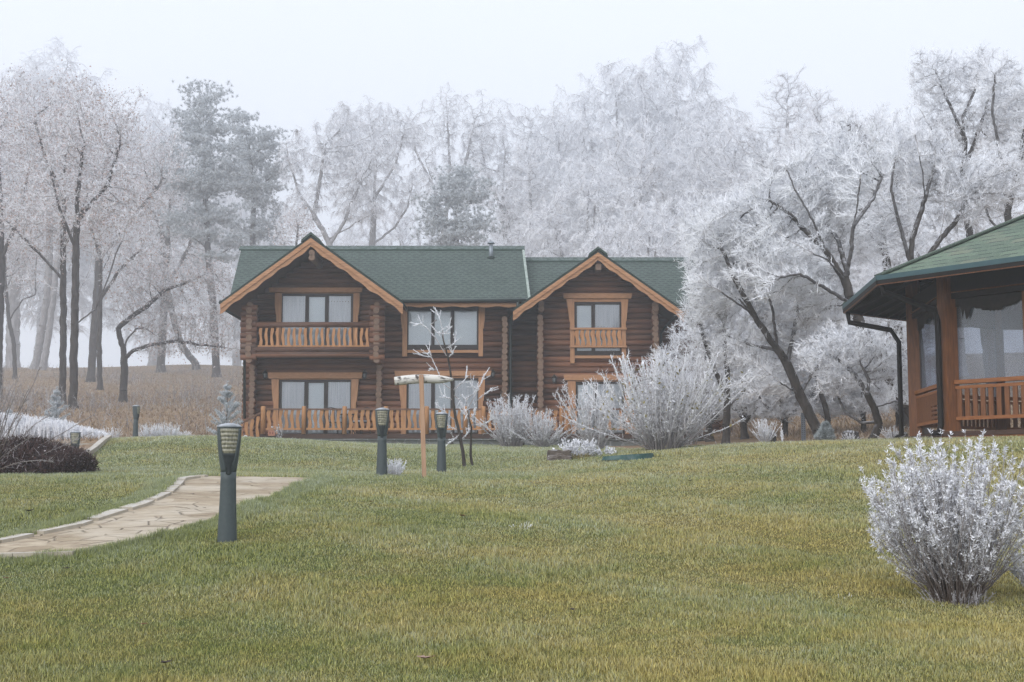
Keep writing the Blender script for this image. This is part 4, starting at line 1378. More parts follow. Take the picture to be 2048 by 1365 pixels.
def tip_counts(par):
    n = len(par); c = np.zeros(n); has = np.zeros(n, bool); has[par[par >= 0]] = True
    c[~has] = 1
    for i in range(n - 1, 0, -1): c[par[i]] += c[i]
    return c

def ellipsoid_points(r, ells, n, clump=0.0):
    vol = np.array([e[3] * e[4] * e[5] for e in ells]); vol = vol ** .8; k = r.multinomial(n, vol / vol.sum())
    out = []
    for e, m in zip(ells, k):
        q = rdir(r, m) * (r.random((m, 1)) ** (1 / 1.9)) * np.where(r.random((m, 1)) < .14, 1.32, 1.0); out.append(np.array(e[:3]) + q * np.array(e[3:6]))
    return np.concatenate(out)

def build_tree(name, seed, polylines, ells, base_r, kind, n_att=600, step=.35, twig=1.0, label=None, group=None, up=.05, tr=.012, dens=1.0, cat='tree', thick=.022, frostiness=1.0, kill=None, pale=False):
    """Trunk + crown tree in world coordinates; kind chooses the twigs: spray, weep, oak, pine."""
    r = np.random.default_rng(seed)
    step *= .46; n_att = int(n_att * 2.3)
    att = ellipsoid_points(r, ells, n_att)
    P, par, fixed = grow(r, polylines, att, step, step * 12, kill or step * 1.5, up)
    cnt = tip_counts(par)
    R = base_r * (cnt / cnt[0]) ** (math.log(base_r / (tr * .85)) / math.log(max(cnt[0], 4)))
    if DEBUG: print('TREE', name, seed, 'nodes', len(P), 'tips', int(cnt[0]))
    # gentle taper along the trunk and a flare at the root
    base = np.array(polylines[0][0], float)
    hgt = max(1e-3, P[:, 2].max() - base[2])
    R = np.maximum(R * (1 - .25 * np.clip((P[:, 2] - base[2]) / hgt, 0, 1)), tr * .8)
    fl = np.clip(1 - np.linalg.norm(P - base, axis=1) / (base_r * 3.2), 0, 1)
    R = R * (1 + .45 * fl ** 2)
    e = np.arange(1, len(P)); p0, p1 = P[par[e]], P[e]
    r0, r1 = np.minimum(R[par[e]], R[e] * 2.4), R[e]
    wood, crown = Acc(), Acc()
    iw = np.zeros(len(P), bool); iw[0] = True                     # wood stays connected to the trunk
    for i in range(1, len(P)): iw[i] = iw[par[i]] and R[i] > thick
    iw = iw[1:]
    big = (r1 > .06) & iw; mid = iw & ~big; thin = ~iw
    hi = base + 0
    if big.any(): wood.add(frusta(p0[big] - (p1 - p0)[big] * .06, p1[big] + (p1 - p0)[big] * .06, r0[big], r1[big], 9), .0, r, 18)
    if mid.any(): wood.add(frusta(p0[mid] - (p1 - p0)[mid] * .04, p1[mid], r0[mid], r1[mid], 5), .12 * frostiness, r, 10)
    if thin.any(): crown.add(frusta(p0[thin], p1[thin], r0[thin], r1[thin], 3), .30 * frostiness, r, 6)
    # twigs
    ti = np.nonzero(R < thick * 1.25)[0]; ti = ti[ti >= 1]
    ti = ti[(ti >= fixed) | (cnt[ti] <= 2)]
    ed = unit(P[ti] - P[par[ti]])
    fz = frostiness
    if kind in ('spray', 'oak'):
        k = max(1, int(round((4.6 if kind == 'spray' else 5) * dens)))
        b = np.repeat(P[ti], k, 0) - np.repeat(ed, k, 0) * (r.random((len(ti) * k, 1)) * step)
        d = unit(np.repeat(ed, k, 0) * .95 + rdir(r, len(b)) * .8 + np.array([0, 0, .22]))
        L = (.16 + .34 * r.random(len(b)) ** 1.6) * twig * (1 if kind == 'spray' else .85)
        tip = b + d * L[:, None]
        crown.add(cones(b, tip, np.full(len(b), tr)), np.tile([.75, .75, .75, 1.0], len(b)) * fz, r, 4)
        m = 3
        s = r.random(len(b) * m) * .75 + .2
        bb = np.repeat(b, m, 0) + np.repeat(d, m, 0) * (s * np.repeat(L, m))[:, None]
        dd = unit(np.repeat(d, m, 0) * .8 + rdir(r, len(bb)) * .8 + np.array([0, 0, .2]))
        LL = np.repeat(L, m) * (.25 + .3 * r.random(len(bb)))
        crown.add(cones(bb, bb + dd * LL[:, None], np.full(len(bb), tr * .8)), np.tile([.85, .85, .85, 1.0], len(bb)) * fz, r, 4)
    if kind == 'oak':
        k = int(7 * dens)
        c = np.repeat(P[ti], k, 0) + r.normal(size=(len(ti) * k, 3)) * .24 * twig
        d = unit(rdir(r, len(c)) + np.array([0, 0, -.5]))
        ln = .06 + .06 * r.random(len(c))
        crown.add(leaves(c, d, rdir(r, len(c)), ln * twig, ln * .62 * twig), -1.0, r, 4)
    if kind == 'weep':
        k = max(1, int(round(4.4 * dens)))
        b = np.repeat(P[ti], k, 0) - np.repeat(ed, k, 0) * (r.random((len(ti) * k, 1)) * step)
        d = unit(np.repeat(ed, k, 0) * .9 + rdir(r, len(b)) * .7)
        Ls = (.22 + .50 * r.random(len(b)) ** 1.7) * twig
        cur = b; rad = np.full(len(b), tr)
        for sgi in range(4):
            d = unit(d + np.array([0, 0, -.48]) + rdir(r, len(b)) * .22)
            nx_ = cur + d * (Ls / 4)[:, None]
            if sgi == 3: crown.add(cones(cur, nx_, rad), np.tile([.85, .85, .85, 1.0], len(b)) * fz, r, 4)
            else: crown.add(frusta(cur, nx_, rad, rad * .88, 3), .8 * fz, r, 6)
            m = 2 if sgi else 1
            bb = np.repeat(cur, m, 0) + np.repeat(d, m, 0) * (r.random(len(b) * m) * np.repeat(Ls, m) / 4)[:, None]
            dd = unit(np.repeat(d, m, 0) + rdir(r, len(bb)) * .9)
            LL = (.07 + .14 * r.random(len(bb))) * twig
            crown.add(cones(bb, bb + dd * LL[:, None], np.full(len(bb), tr * .75)), .9 * fz, r, 4)
            cur = nx_; rad = rad * .88
    if kind == 'pine':
        tp = ti[cnt[ti] <= 1]
        k = int(12 * dens)
        c = np.repeat(P[tp], k, 0) + r.normal(size=(len(tp) * k, 3)) * np.array([.40, .40, .10]) * twig
        m = 15
        cc = np.repeat(c, m, 0)
        d = unit(rdir(r, len(cc)) + np.array([0, 0, .55]))
        L = (.12 + .12 * r.random(len(cc))) * twig
        crown.add(cones(cc, cc + d * L[:, None], np.full(len(cc), tr * 1.25)), np.tile([-2.0, -2.0, -2.0, -1.55], len(cc)), r, 4)
    org = base
    t = empty(name, org, label, cat, group)
    link("trunk", wood.mesh("trunk", True), m_bark_pale if kind == "weep" or pale else m_bark, t)
    link("crown", crown.mesh("crown"), m_crown, t)
    t['_h'] = float(P[:, 2].max() - base[2])
    return t

# bark and crown materials
def bark(name, c0, c1, k):
    m, t, b = newmat(name); g = G(t)
    f1 = g.noise(g.scale(g.obj(), (9, 9, 2.2)), 1.0, 5, .65)
    col = g.mix(g.ramp(f1, .3, .7), c0, c1)
    nz = g.sep(g.nrm())[2]
    fr = g.math('MULTIPLY', g.ramp(nz, .25, .95), g.ramp(g.noise(g.obj(), 6, 4), .42, .62))
    fr = g.math('ADD', g.math('MULTIPLY', fr, k), g.math('MULTIPLY', g.attr('frost'), g.ramp(g.noise(g.obj(), 11, 3), .3, .6)), clamp=True)
    col = g.mix(fr, col, (0.70, 0.72, 0.78))
    g.set(b.inputs['Base Color'], col); b.inputs['Roughness'].default_value = .9; b.inputs['Specular IOR Level'].default_value = .15
    g.bump(f1, .6, .03, b)
    return m
m_bark = bark('bark', (0.030, 0.026, 0.024), (0.088, 0.076, 0.068), .7)
m_bark_pale = bark('pale_bark', (0.15, 0.14, 0.14), (0.40, 0.39, 0.395), .9)  # pale birch bark; on far limbs also mist fading put into the colour
m_crown, t, b = newmat("frosted_crown"); g = G(t)
fa, rn = g.attr('frost'), g.attr('rnd')
tw = g.mix(rn, (0.105, 0.085, 0.078), (0.17, 0.14, 0.13))
hoar = g.mix(rn, (0.775, 0.79, 0.83), (0.895, 0.905, 0.935))
n3 = g.noise(g.obj(), .9, 3)
cov = g.math('MULTIPLY', fa, g.math('ADD', g.ramp(n3, .25, .5), .35), clamp=True)
c_f = g.mix(cov, tw, hoar)
leaf = g.mix(g.ramp(g.noise(g.obj(), .45, 3), .35, .65), (0.38, 0.24, 0.16), (0.50, 0.42, 0.41))
leaf = g.mix(g.math('MULTIPLY', rn, .75), leaf, (0.68, 0.66, 0.71))
need = g.mix(rn, (0.22, 0.25, 0.245), (0.46, 0.50, 0.52))  # frosted needles, lightened further: part of the mist's fading is in this colour
need = g.mix(g.math('ADD', g.math('MULTIPLY', fa, 2.0), 4.0, clamp=True), need, (0.70, 0.73, 0.77))
c1 = g.mix(g.math('LESS_THAN', fa, -.5), c_f, leaf)
c1 = g.mix(g.math('LESS_THAN', fa, -1.3), c1, need)
g.set(b.inputs['Base Color'], c1); b.inputs['Roughness'].default_value = .75; b.inputs['Specular IOR Level'].default_value = .2

def pxl(pts, Y0):
    """Limb given as photograph pixels with an optional depth offset in metres."""
    return [np.array(at(p[0], p[1], Y0 + (p[2] if len(p) > 2 else 0))) for p in pts]
def ell(px, py, rx, ry, Y, dz=None):
    c = at(px, py, Y); k = Y / F
    return (c.x, c.y, c.z, rx * k, (dz if dz else (rx + ry) / 2 * k), ry * k)
# ------------------------------------------------------------------ trees right of the house (nearest)
def hero(name, seed, Y, limbs, ells, br, kind, label, back=0.0, **kw):
    Y1 = DY(Y); k = Y1 / Y; Y = Y1
    if k > 1.01:
        br *= k
        for q, dv in (('step', .35), ('twig', 1.0), ('tr', .012), ('thick', .022)): kw[q] = kw.get(q, dv) * k
    br *= .82 if k > 1.01 else .64
    if k <= 1.01: kw['dens'] = kw.get('dens', 1.0) * 1.35; kw['tr'] = kw.get('tr', .012) * .92
    pl = [pxl(l, Y) for l in limbs]
    b = pl[0][0]; g_ = gzf(b[0], b[1]); 
    if b[2] > g_: pl[0] = [np.array([b[0], b[1], g_ - .05])] + pl[0]
    return build_tree(name, seed, pl, [ell(*(e[:4]), Y + back + (e[4] if len(e) > 4 else 0)) for e in ells], br, kind, label=label, **kw)
GW = 'frosted trees beside the gazebo'
hero("willow_tree", 21, 33, [[(1846,862),(1800,790),(1765,735),(1730,670),(1705,610),(1690,560)], [(1690,560),(1650,500),(1610,460,.5),(1580,430,.6),(1540,400,.8)],
     [(1690,560),(1703,500,-.3),(1708,450,-.5),(1716,400,-.5),(1722,350,-.6)], [(1705,610),(1650,576,-.6),(1600,548,-1),(1560,555,-1.2),(1520,592,-1.4)],
     [(1695,548),(1676,480,.8),(1640,430,1.2),(1612,375,1.5)], [(1708,450,-.5),(1745,400,0),(1765,350,.3)], [(1690,560),(1655,520,-.9),(1610,500,-1.2),(1560,470,-1.4),(1510,420,-1.4)], [(1650,500),(1625,440,-.4),(1590,380,-.5),(1570,330,-.4)], [(1765,735),(1720,700,-.9),(1660,680,-1.2),(1600,690,-1.4)], [(1800,790),(1770,700,.5),(1780,620,.8),(1800,560,1)]],
     [(1600,390,120,75),(1700,330,90,75),(1490,450,95,70,.5),(1560,545,105,55,-.8),(1640,610,70,55),(1765,650,55,60),(1640,470,80,60)], .23, 'spray',
     'large leaning dark trunked willow with wide white frosted crown left of the gazebo', back=0.8, n_att=1150, step=.24, group=GW, tr=.0095, twig=.8, dens=.9, thick=.017)
hero("willow_tree", 22, 35, [[(1645,884),(1622,835),(1600,790),(1575,730),(1555,700),(1520,650),(1480,600)], [(1575,730),(1590,650,.4),(1600,590,.6),(1612,540,.8)],
     [(1600,790),(1560,765,-.5),(1520,732,-.8),(1480,715,-1)], [(1555,700),(1500,690,.5),(1455,672,.8)], [(1520,650),(1470,560,-.3),(1440,490,-.5)], [(1555,700),(1545,620,-.5),(1520,540,-.8),(1500,480,-.9)], [(1500,625),(1450,590,-.5),(1405,560,-.8)], [(1600,790),(1640,720,.3),(1660,650,.5)]],
     [(1440,470,75,80),(1425,580,55,65),(1500,540,85,75),(1480,690,60,45),(1560,650,80,60),(1530,770,60,35),(1640,700,60,45)], .22, 'spray',
     'leaning dark trunked willow whose white crown overhangs the right end of the house roof', back=0.5, n_att=1050, step=.25, group=GW, tr=.010, twig=.85, thick=.017)
hero("gnarled_tree", 23, 30, [[(1743,886),(1758,850),(1748,815),(1735,790),(1738,760),(1722,730)], [(1748,815),(1790,803,-.3),(1840,815,-.4)],
     [(1735,790),(1710,750,.3),(1680,722,.5),(1650,705,.6)], [(1757,845),(1722,846,.3),(1690,825,.5),(1676,790,.6),(1670,755,.7)]],
     [(1700,690,70,45),(1640,722,55,40),(1765,725,45,45),(1680,765,55,28),(1800,770,35,30)], .15, 'spray',
     'small twisted dark tree with crooked low limb standing before the gazebo downpipe', back=0.3, n_att=520, step=.2, group=GW, tr=.008, twig=.6, thick=.014)
hero("ash_tree", 24, 39, [[(1662,882),(1652,820),(1640,780),(1632,735),(1625,680)]], [(1630,620,70,65),(1600,690,50,40),(1670,680,45,45)], .13, 'spray',
     'slim upright tree between the leaning willow and the twisted tree', n_att=420, step=.27, group=GW, tr=.010, thick=.018)
hero("old_tree", 25, 50, [[(1566,850),(1569,780),(1572,700),(1575,600)], [(1572,700),(1530,640),(1510,580)], [(1573,680),(1620,620),(1640,560)]],
     [(1575,480,100,90),(1500,540,60,60),(1640,520,60,60),(1570,600,80,50)], .36, 'spray',
     'thick straight trunked old tree standing on the brown slope behind the leaning willow', n_att=650, step=.33, group=GW, tr=.013, thick=.022)
hero("ash_tree", 26, 38, [[(1452,892),(1455,800),(1455,740),(1450,700),(1447,640)], [(1455,800),(1430,740),(1412,690),(1400,645)], [(1456,815),(1488,785),(1502,750)]],
     [(1412,500,45,80),(1445,610,60,60),(1398,620,35,60),(1490,720,45,35),(1420,700,40,40)], .17, 'spray',
     'upright forked tree close to the right corner of the log house behind the big shrub', n_att=560, step=.26, group=GW, tr=.010, thick=.018)
hero("willow_tree", 27, 42, [[(1812,850),(1795,650),(1772,520),(1762,450)], [(1772,520),(1722,420),(1692,330)], [(1762,450),(1790,370,.5),(1800,290,.8)], [(1762,450),(1742,360,-.5),(1750,280,-.6)], [(1722,420),(1680,380,-.6),(1630,330,-.9)], [(1766,470),(1790,420,-.7),(1830,350,-.9)], [(1742,360),(1715,300,-.5),(1700,250,-.5)], [(1780,570),(1720,500,-1),(1660,440,-1.3)]],
     [(1740,285,95,60),(1660,305,75,55),(1800,330,75,75),(1700,400,90,60),(1620,345,60,50)], .24, 'spray',
     'tall willow with rounded white crown rising behind the leaning willow', back=0.7, n_att=950, step=.3, group=GW, tr=.0105, thick=.019)
hero("willow_tree", 28, 37, [[(1850,860),(1838,700),(1822,560),(1824,480)], [(1822,530),(1797,440),(1782,380),(1792,300)], [(1824,480),(1850,400,.4),(1872,320,.6)], [(1823,560),(1880,480,.6),(1922,430,.9),(1945,370,1.2)], [(1838,600),(1790,545,-.5),(1740,525,-.8)], [(1797,440),(1760,390,-.5),(1740,320,-.7)], [(1850,400),(1845,340,-.5),(1830,270,-.6)], [(1880,480),(1890,420,-.4),(1885,350,-.6)], [(1824,480),(1815,400,-.7),(1812,320,-.9)]],
     [(1810,300,70,65),(1875,330,70,70),(1930,400,70,60),(1780,430,60,60),(1740,480,50,40),(1990,360,70,60)], .22, 'spray',
     'many limbed dark tree rising just left of the gazebo roof', back=0.8, n_att=950, step=.27, group=GW, tr=.0095, twig=.85, thick=.017)
hero("tall_ash_tree", 29, 45, [[(1985,800),(1960,600),(1935,440),(1925,380),(1930,280),(1925,235)], [(1930,280),(1895,200),(1870,140)], [(1925,235),(1950,180),(1960,130)], [(1925,380),(1880,290),(1840,220)], [(1932,330),(1965,240),(1985,170)]],
     [(1875,165,60,65),(1950,150,55,50),(1860,260,60,50),(1940,260,70,60),(2000,230,50,60)], .22, 'spray',
     'tall ash with thin white upper branches directly above the gazebo roof', back=0.4, n_att=900, step=.3, group=GW, tr=.0105, twig=.9, thick=.018)
hero("tall_ash_tree", 30, 42, [[(2090,800),(2040,560),(2015,430),(2005,330)], [(2005,330),(1985,230),(1990,150)], [(2015,430),(2040,320),(2060,200)], [(2030,500),(1980,440),(1960,380)]],
     [(1995,165,50,55),(2050,230,60,90),(2030,330,70,70),(1970,390,60,50)], .22, 'spray',
     'tall ash at the right edge of the picture above the gazebo roof', back=0.4, n_att=850, step=.3, group=GW, tr=.0105, twig=.9, thick=.018)

# ------------------------------------------------------------------ left wood
GL = 'trees on the brown hillside left of the house'
hero("crooked_oak", 41, 57, [[(246,803),(249,740),(247,700),(238,668),(236,655)], [(237,656),(265,632),(295,612),(330,580,.5),(380,562,.8),(425,543,1)], [(247,702),(254,680),(272,658),(290,656),(312,672)], [(249,718),(266,702),(300,690),(350,683),(420,692),(470,698)]],
     [(330,560,110,40),(420,560,60,40),(390,640,80,40),(430,690,60,22),(300,650,50,30),(260,600,45,40),(330,700,60,18)], .20, 'oak',
     'small crooked oak with bent limbs reaching right over the bare slope', n_att=620, step=.33, group=GL, tr=.011, dens=.55, thick=.02, frostiness=.7)
hero("oak_tree", 42, 55, [[(125,812),(126,700),(127,600),(126,500),(128,400),(130,300)], [(126,560),(90,520),(40,470),(10,440)], [(127,590),(80,560),(30,555)], [(126,500),(160,430),(190,350)], [(128,400),(95,330),(70,240)]],
     [(110,300,110,110),(60,430,80,90),(150,430,80,80),(40,250,60,80),(130,200,70,50)], .175, 'oak',
     'left one of the two straight close standing oaks on the slope', n_att=1000, step=.42, group=GL, tr=.0125, dens=.6, thick=.024)
hero("oak_tree", 43, 53, [[(146,818),(148,700),(150,600),(152,500),(155,400),(165,300)], [(150,650),(190,620),(215,560),(235,500)], [(150,600),(180,540),(190,480)], [(152,500),(120,420),(100,340)], [(155,440),(215,370),(240,290)]],
     [(170,290,90,100),(230,400,80,90),(230,260,60,60),(120,380,70,70),(150,180,60,40)], .20, 'oak',
     'right one of the two straight close standing oaks on the slope', n_att=1000, step=.42, group=GL, tr=.0125, dens=.6, thick=.024)
hero("oak_tree", 44, 70, [[(182,752),(188,660),(196,560),(200,450),(205,340)], [(196,560),(235,480),(262,420)], [(200,470),(165,390),(150,320)], [(198,520),(270,430),(320,370)]],
     [(220,300,100,90),(290,360,80,80),(160,260,80,80),(240,210,50,40),(330,300,50,50)], .25, 'oak',
     'thick trunked oak farther up the slope with pinkish frosted leaves', n_att=900, step=.5, group=GL, tr=.015, dens=.6, thick=.028)
hero("oak_tree", 45, 64, [[(200,776),(198,680),(200,600),(202,520)], [(200,600),(240,540),(280,500)], [(202,520),(180,450),(170,400)]],
     [(230,470,80,60),(290,520,60,50),(190,430,60,50)], .16, 'oak',
     'slender straight oak standing between the thick oak and the crooked oak', n_att=650, step=.42, group=GL, tr=.014, dens=.6, thick=.025)
hero("oak_tree", 46, 82, [[(322,741),(325,660),(330,580),(335,480),(340,400)], [(330,580),(375,500),(400,440)], [(335,480),(300,420),(290,360)]],
     [(350,400,70,70),(390,460,60,60),(320,330,60,50),(420,520,50,40),(300,420,60,60)], .30, 'oak',
     'oak with rusty brown leaves beside the tall pine on the hill crest', n_att=800, step=.55, group=GL, tr=.017, dens=.75, thick=.03, frostiness=.75)
hero("birch_tree", 47, 84, [[(392,730),(362,690),(345,630),(332,570),(325,500),(322,430)]], [(310,440,60,60),(340,520,50,40),(290,370,50,50)], .26, 'spray',
     'birch trunk leaning left on the hill crest behind the crooked oak', n_att=450, step=.5, group=GL, tr=.016, thick=.028)
hero("birch_tree", 48, 83, [[(68,740),(85,660),(98,560),(100,450),(95,330)]], [(90,260,70,110),(60,380,60,80),(110,420,50,60)], .28, 'weep',
     'pale birch leaning right near the left edge of the wood', n_att=550, step=.55, group=GL, tr=.016, thick=.028)
hero("birch_tree", 49, 82, [[(84,740),(96,680),(106,600),(118,500),(120,380)]], [(120,280,60,100),(150,380,50,60),(90,180,50,60)], .24, 'weep',
     'pale birch just right of the leaning one on the hill crest', n_att=500, step=.55, group=GL, tr=.016, thick=.028)
hero("oak_tree", 50, 72, [[(30,742),(28,690),(18,640),(10,560)], [(18,640),(45,600),(70,590)]], [(20,480,70,80)], .14, 'oak',
     'thin bent young oak near the left edge of the picture', n_att=450, step=.42, group=GL, tr=.014, dens=.6, thick=.025)
hero("oak_tree", 51, 58, [[(-6,800),(-2,660),(2,520),(0,400),(-8,280)], [(2,520),(40,430),(60,330)], [(0,600),(30,560),(70,640)]], [(10,300,70,110),(50,400,60,70),(-60,380,70,90),(30,190,50,60)], .24, 'oak',
     'oak trunk cut by the left edge of the picture', n_att=800, step=.42, group=GL, tr=.0125, dens=.6, thick=.024)
hero("pine_tree", 52, 76, [[(433,754),(428,640),(416,500),(409,350),(406,230),(405,165)], [(416,500),(380,470),(340,450)], [(418,520),(455,500),(480,490)], [(410,380),(370,350),(340,330)], [(410,400),(450,370),(470,340)], [(406,250),(380,215),(373,175)], [(406,260),(432,220),(438,175)], [(412,450),(440,430),(470,425)]],
     [(405,215,42,40),(374,195,10,26),(406,180,12,22),(437,195,12,24),(400,290,75,45),(390,360,85,45),(440,330,50,40),(400,430,70,35),(450,470,50,22),(370,470,50,25),(430,520,50,15),(470,410,30,20)], .27, 'pine',
     'tall grey green pine with three pointed tops left of the house roof', n_att=900, step=.45, group=GL, tr=.014, up=.1, dens=1.0, thick=.03, kill=1.45)
hero("pine_tree", 53, 80, [[(507,748),(506,600),(505,490),(507,400),(500,300),(480,225)], [(506,470),(470,450),(450,455)], [(506,470),(540,450),(555,455)], [(505,380),(550,350),(565,340)], [(503,330),(530,280),(540,260)]],
     [(480,245,38,28),(505,290,55,40),(535,330,40,40),(500,370,55,35),(540,400,28,22),(500,440,45,18),(515,475,50,16),(530,510,40,15)], .27, 'pine',
     'round topped grey green pine directly left of the gable', n_att=800, step=.47, group=GL, tr=.014, up=.1, dens=1.0, thick=.03, kill=1.45)
# ------------------------------------------------------------------ trees behind the house
GB = 'frosted trees rising behind the house roof'
hero("birch_tree", 61, 76, [[(665,640),(662,500),(655,480),(628,430),(600,390),(580,330),(572,290)], [(660,490),(690,440),(705,400),(722,370)], [(655,480),(690,460),(740,430)], [(628,430),(640,360),(650,290)]],
     [(590,320,38,55),(640,300,45,60),(700,340,60,60),(690,260,35,60),(610,400,45,45),(720,420,50,35),(760,300,45,60),(580,420,20,40)], .26, 'weep',
     'weeping birch with forked leaning trunk above the left gable', n_att=850, step=.5, group=GB, tr=.0125, thick=.028, dens=.8)
hero("birch_tree", 62, 79, [[(742,640),(744,490),(748,400),(752,330),(745,260)], [(744,490),(790,455),(815,415),(826,370)], [(748,400),(790,330),(810,260)], [(750,420),(710,350),(690,280)]],
     [(745,250,60,50),(800,260,45,55),(700,300,50,60),(800,380,50,50),(720,400,60,40),(690,235,35,35)], .28, 'weep',
     'straight trunked weeping birch above the main roof right of the gable', n_att=850, step=.52, group=GB, tr=.0125, thick=.028, dens=.8)
hero("birch_tree", 63, 86, [[(900,640),(892,480),(870,380),(850,320)], [(885,440),(930,330),(950,240)], [(890,460),(900,330),(895,240)], [(870,380),(830,300),(825,240)]],
     [(850,270,50,60),(905,240,50,65),(960,260,50,65),(880,350,70,60),(950,360,60,60),(890,195,35,25)], .30, 'weep',
     'tall airy birch with high white crown behind the dark pine', n_att=900, step=.55, group=GB, tr=.013, thick=.03, dens=.75)
hero("birch_tree", 64, 88, [[(1015,640),(1012,480),(1005,400),(1010,300)], [(1005,400),(1050,310),(1065,250)], [(1008,430),(970,340),(960,270)]],
     [(1010,260,50,60),(1060,260,38,55),(965,300,45,60),(1020,370,70,60),(1070,340,40,50),(1040,440,60,40)], .30, 'weep',
     'pale birch with drooping sprays above the middle of the main roof', n_att=900, step=.55, group=GB, tr=.013, thick=.03, dens=.75)
hero("pine_tree", 65, 72, [[(915,640),(915,520),(912,440),(915,380),(912,335)], [(913,450),(870,430),(850,430)], [(913,470),(960,455),(975,450)], [(914,400),(945,380),(955,370)]],
     [(915,360,40,28),(885,400,48,28),(945,395,40,30),(880,450,45,25),(945,450,40,28),(910,480,60,20)], .2, 'pine',
     'dark bushy pine showing above the main roof', n_att=650, step=.42, group=GB, tr=.013, up=.1, dens=.9, thick=.028, kill=1.05)
hero("shrubby_tree", 66, 70, [[(590,640),(592,500),(596,450)]], [(590,450,38,38),(620,470,30,25),(570,480,25,30)], .1, 'oak',
     'small pinkish frosted tree just above the left gable roof', n_att=320, step=.42, group=GB, tr=.012, dens=.6, thick=.024)

# ------------------------------------------------------------------ white wood right of centre: templates and copies
def template(name, seed, kind, H, ells, limbs, br, **kw):
    """Tree in its own place, described in metres about its foot (x, z) with crown ellipsoids."""
    o = Vector((0, 400, 0))
    pl = [[np.array([x, 400 + (y if len(q) > 2 else 0), z]) for q in l for (x, z, y) in [(q[0], q[1], q[2] if len(q) > 2 else 0)]] for l in limbs]
    return build_tree(name, seed, pl, [(e[0], 400 + (e[4] if len(e) > 4 else 0), e[1], e[2], (e[2] + e[3]) / 2, e[3]) for e in ells], br, kind, **kw)
T_weep = template("birch_tree", 71, 'weep', 14, [(0,12.3,1.6,1.7),(-1.8,10.3,1.8,1.9,.6),(1.9,10.2,1.7,2.0,-.5),(0,8.5,2.6,2.2),(-2.2,7.2,1.6,1.6,-.8),(2.3,7.0,1.6,1.7,.8),(0,5.8,2.4,1.5)],
     [[(0,0),(.1,3),(-.1,6),(.1,9),(0,12)], [(0,4.5),(-1.2,7),(-2,9.5)], [(.05,5),(1.3,7.5),(2,9.8)], [(0,7),(-.6,9.5,.8),(-.8,11,1)], [(.05,8),(.8,10,-.8),(1,11.5,-1)]], .24, n_att=1000, step=.42, tr=.0135, thick=.028, dens=.95)
T_round = template("lime_tree", 72, 'spray', 11, [(0,9,1.9,1.8),(-1.8,7.4,1.7,1.7,.6),(1.9,7.3,1.7,1.8,-.6),(0,6.2,2.4,1.9),(-2.4,5.2,1.3,1.3),(2.4,5,1.3,1.4),(0,4.2,2.2,1.2)],
     [[(0,0),(.1,2.2),(-.1,4),(.1,6),(0,8)], [(0,2.8),(-1.2,4.6),(-2,6.6)], [(.05,3),(1.2,4.8),(2,6.8)], [(0,4),(-.6,6,.9),(-.9,7.6,1.2)], [(0,4.5),(.7,6.2,-.9),(1,7.8,-1.2)]], .22, n_att=900, step=.40, tr=.0135, thick=.027, twig=1.1, pale=True)
T_tall = template("tall_lime_tree", 73, 'spray', 14, [(0,12.4,1.1,1.5),(-.9,10.6,1.3,1.6,.4),(1.0,10.2,1.3,1.7,-.4),(0,8.4,1.9,1.8),(-1.3,6.6,1.3,1.5),(1.3,6.4,1.3,1.5),(0,5,1.6,1.2)],
     [[(0,0),(.1,3.2),(0,6),(.1,9),(0,12)], [(0,4),(-.9,7),(-1.2,10)], [(.05,4.6),(.9,7.5),(1.1,10)]], .22, n_att=850, step=.42, tr=.013, thick=.027, pale=True)
T_low = template("crab_apple_tree", 74, 'spray', 5, [(0,3.6,1.5,1.0),(-1.5,2.7,1.2,.9,.4),(1.5,2.6,1.2,1.0,-.4),(0,2.0,2.0,.9),(-2.0,1.5,1.0,.7),(2.0,1.4,1.0,.7),(0,1.1,1.6,.5,-.6)],
     [[(0,0),(.05,.7),(-.1,1.5),(.1,2.6),(0,3.4)], [(0,.6),(-.9,1.5),(-1.6,2.5)], [(.05,.8),(1,1.6),(1.7,2.5)], [(0,1),(-.4,2,.9),(-.5,2.9,1.1)]], .12, n_att=800, step=.26, tr=.0095, thick=.017, twig=.75)
used = set()
def place(T, px, top, Y, label, wide=1.0, rz=None, group='white frosted trees of the wood behind'):
    Y = DY(Y)
    first = T.name not in used
    used.add(T.name)
    o = T if first else copy_tree(T)
    q = on_ground(px, Y); h = at(px, top, Y).z - q.z
    s = h / T['_h']
    o.location = q; o.scale = (s * wide, s * wide, s); o.rotation_euler = (0, 0, rz if rz is not None else (px * 1.7) % 6.28)
    tag(o, label, 'tree', group)
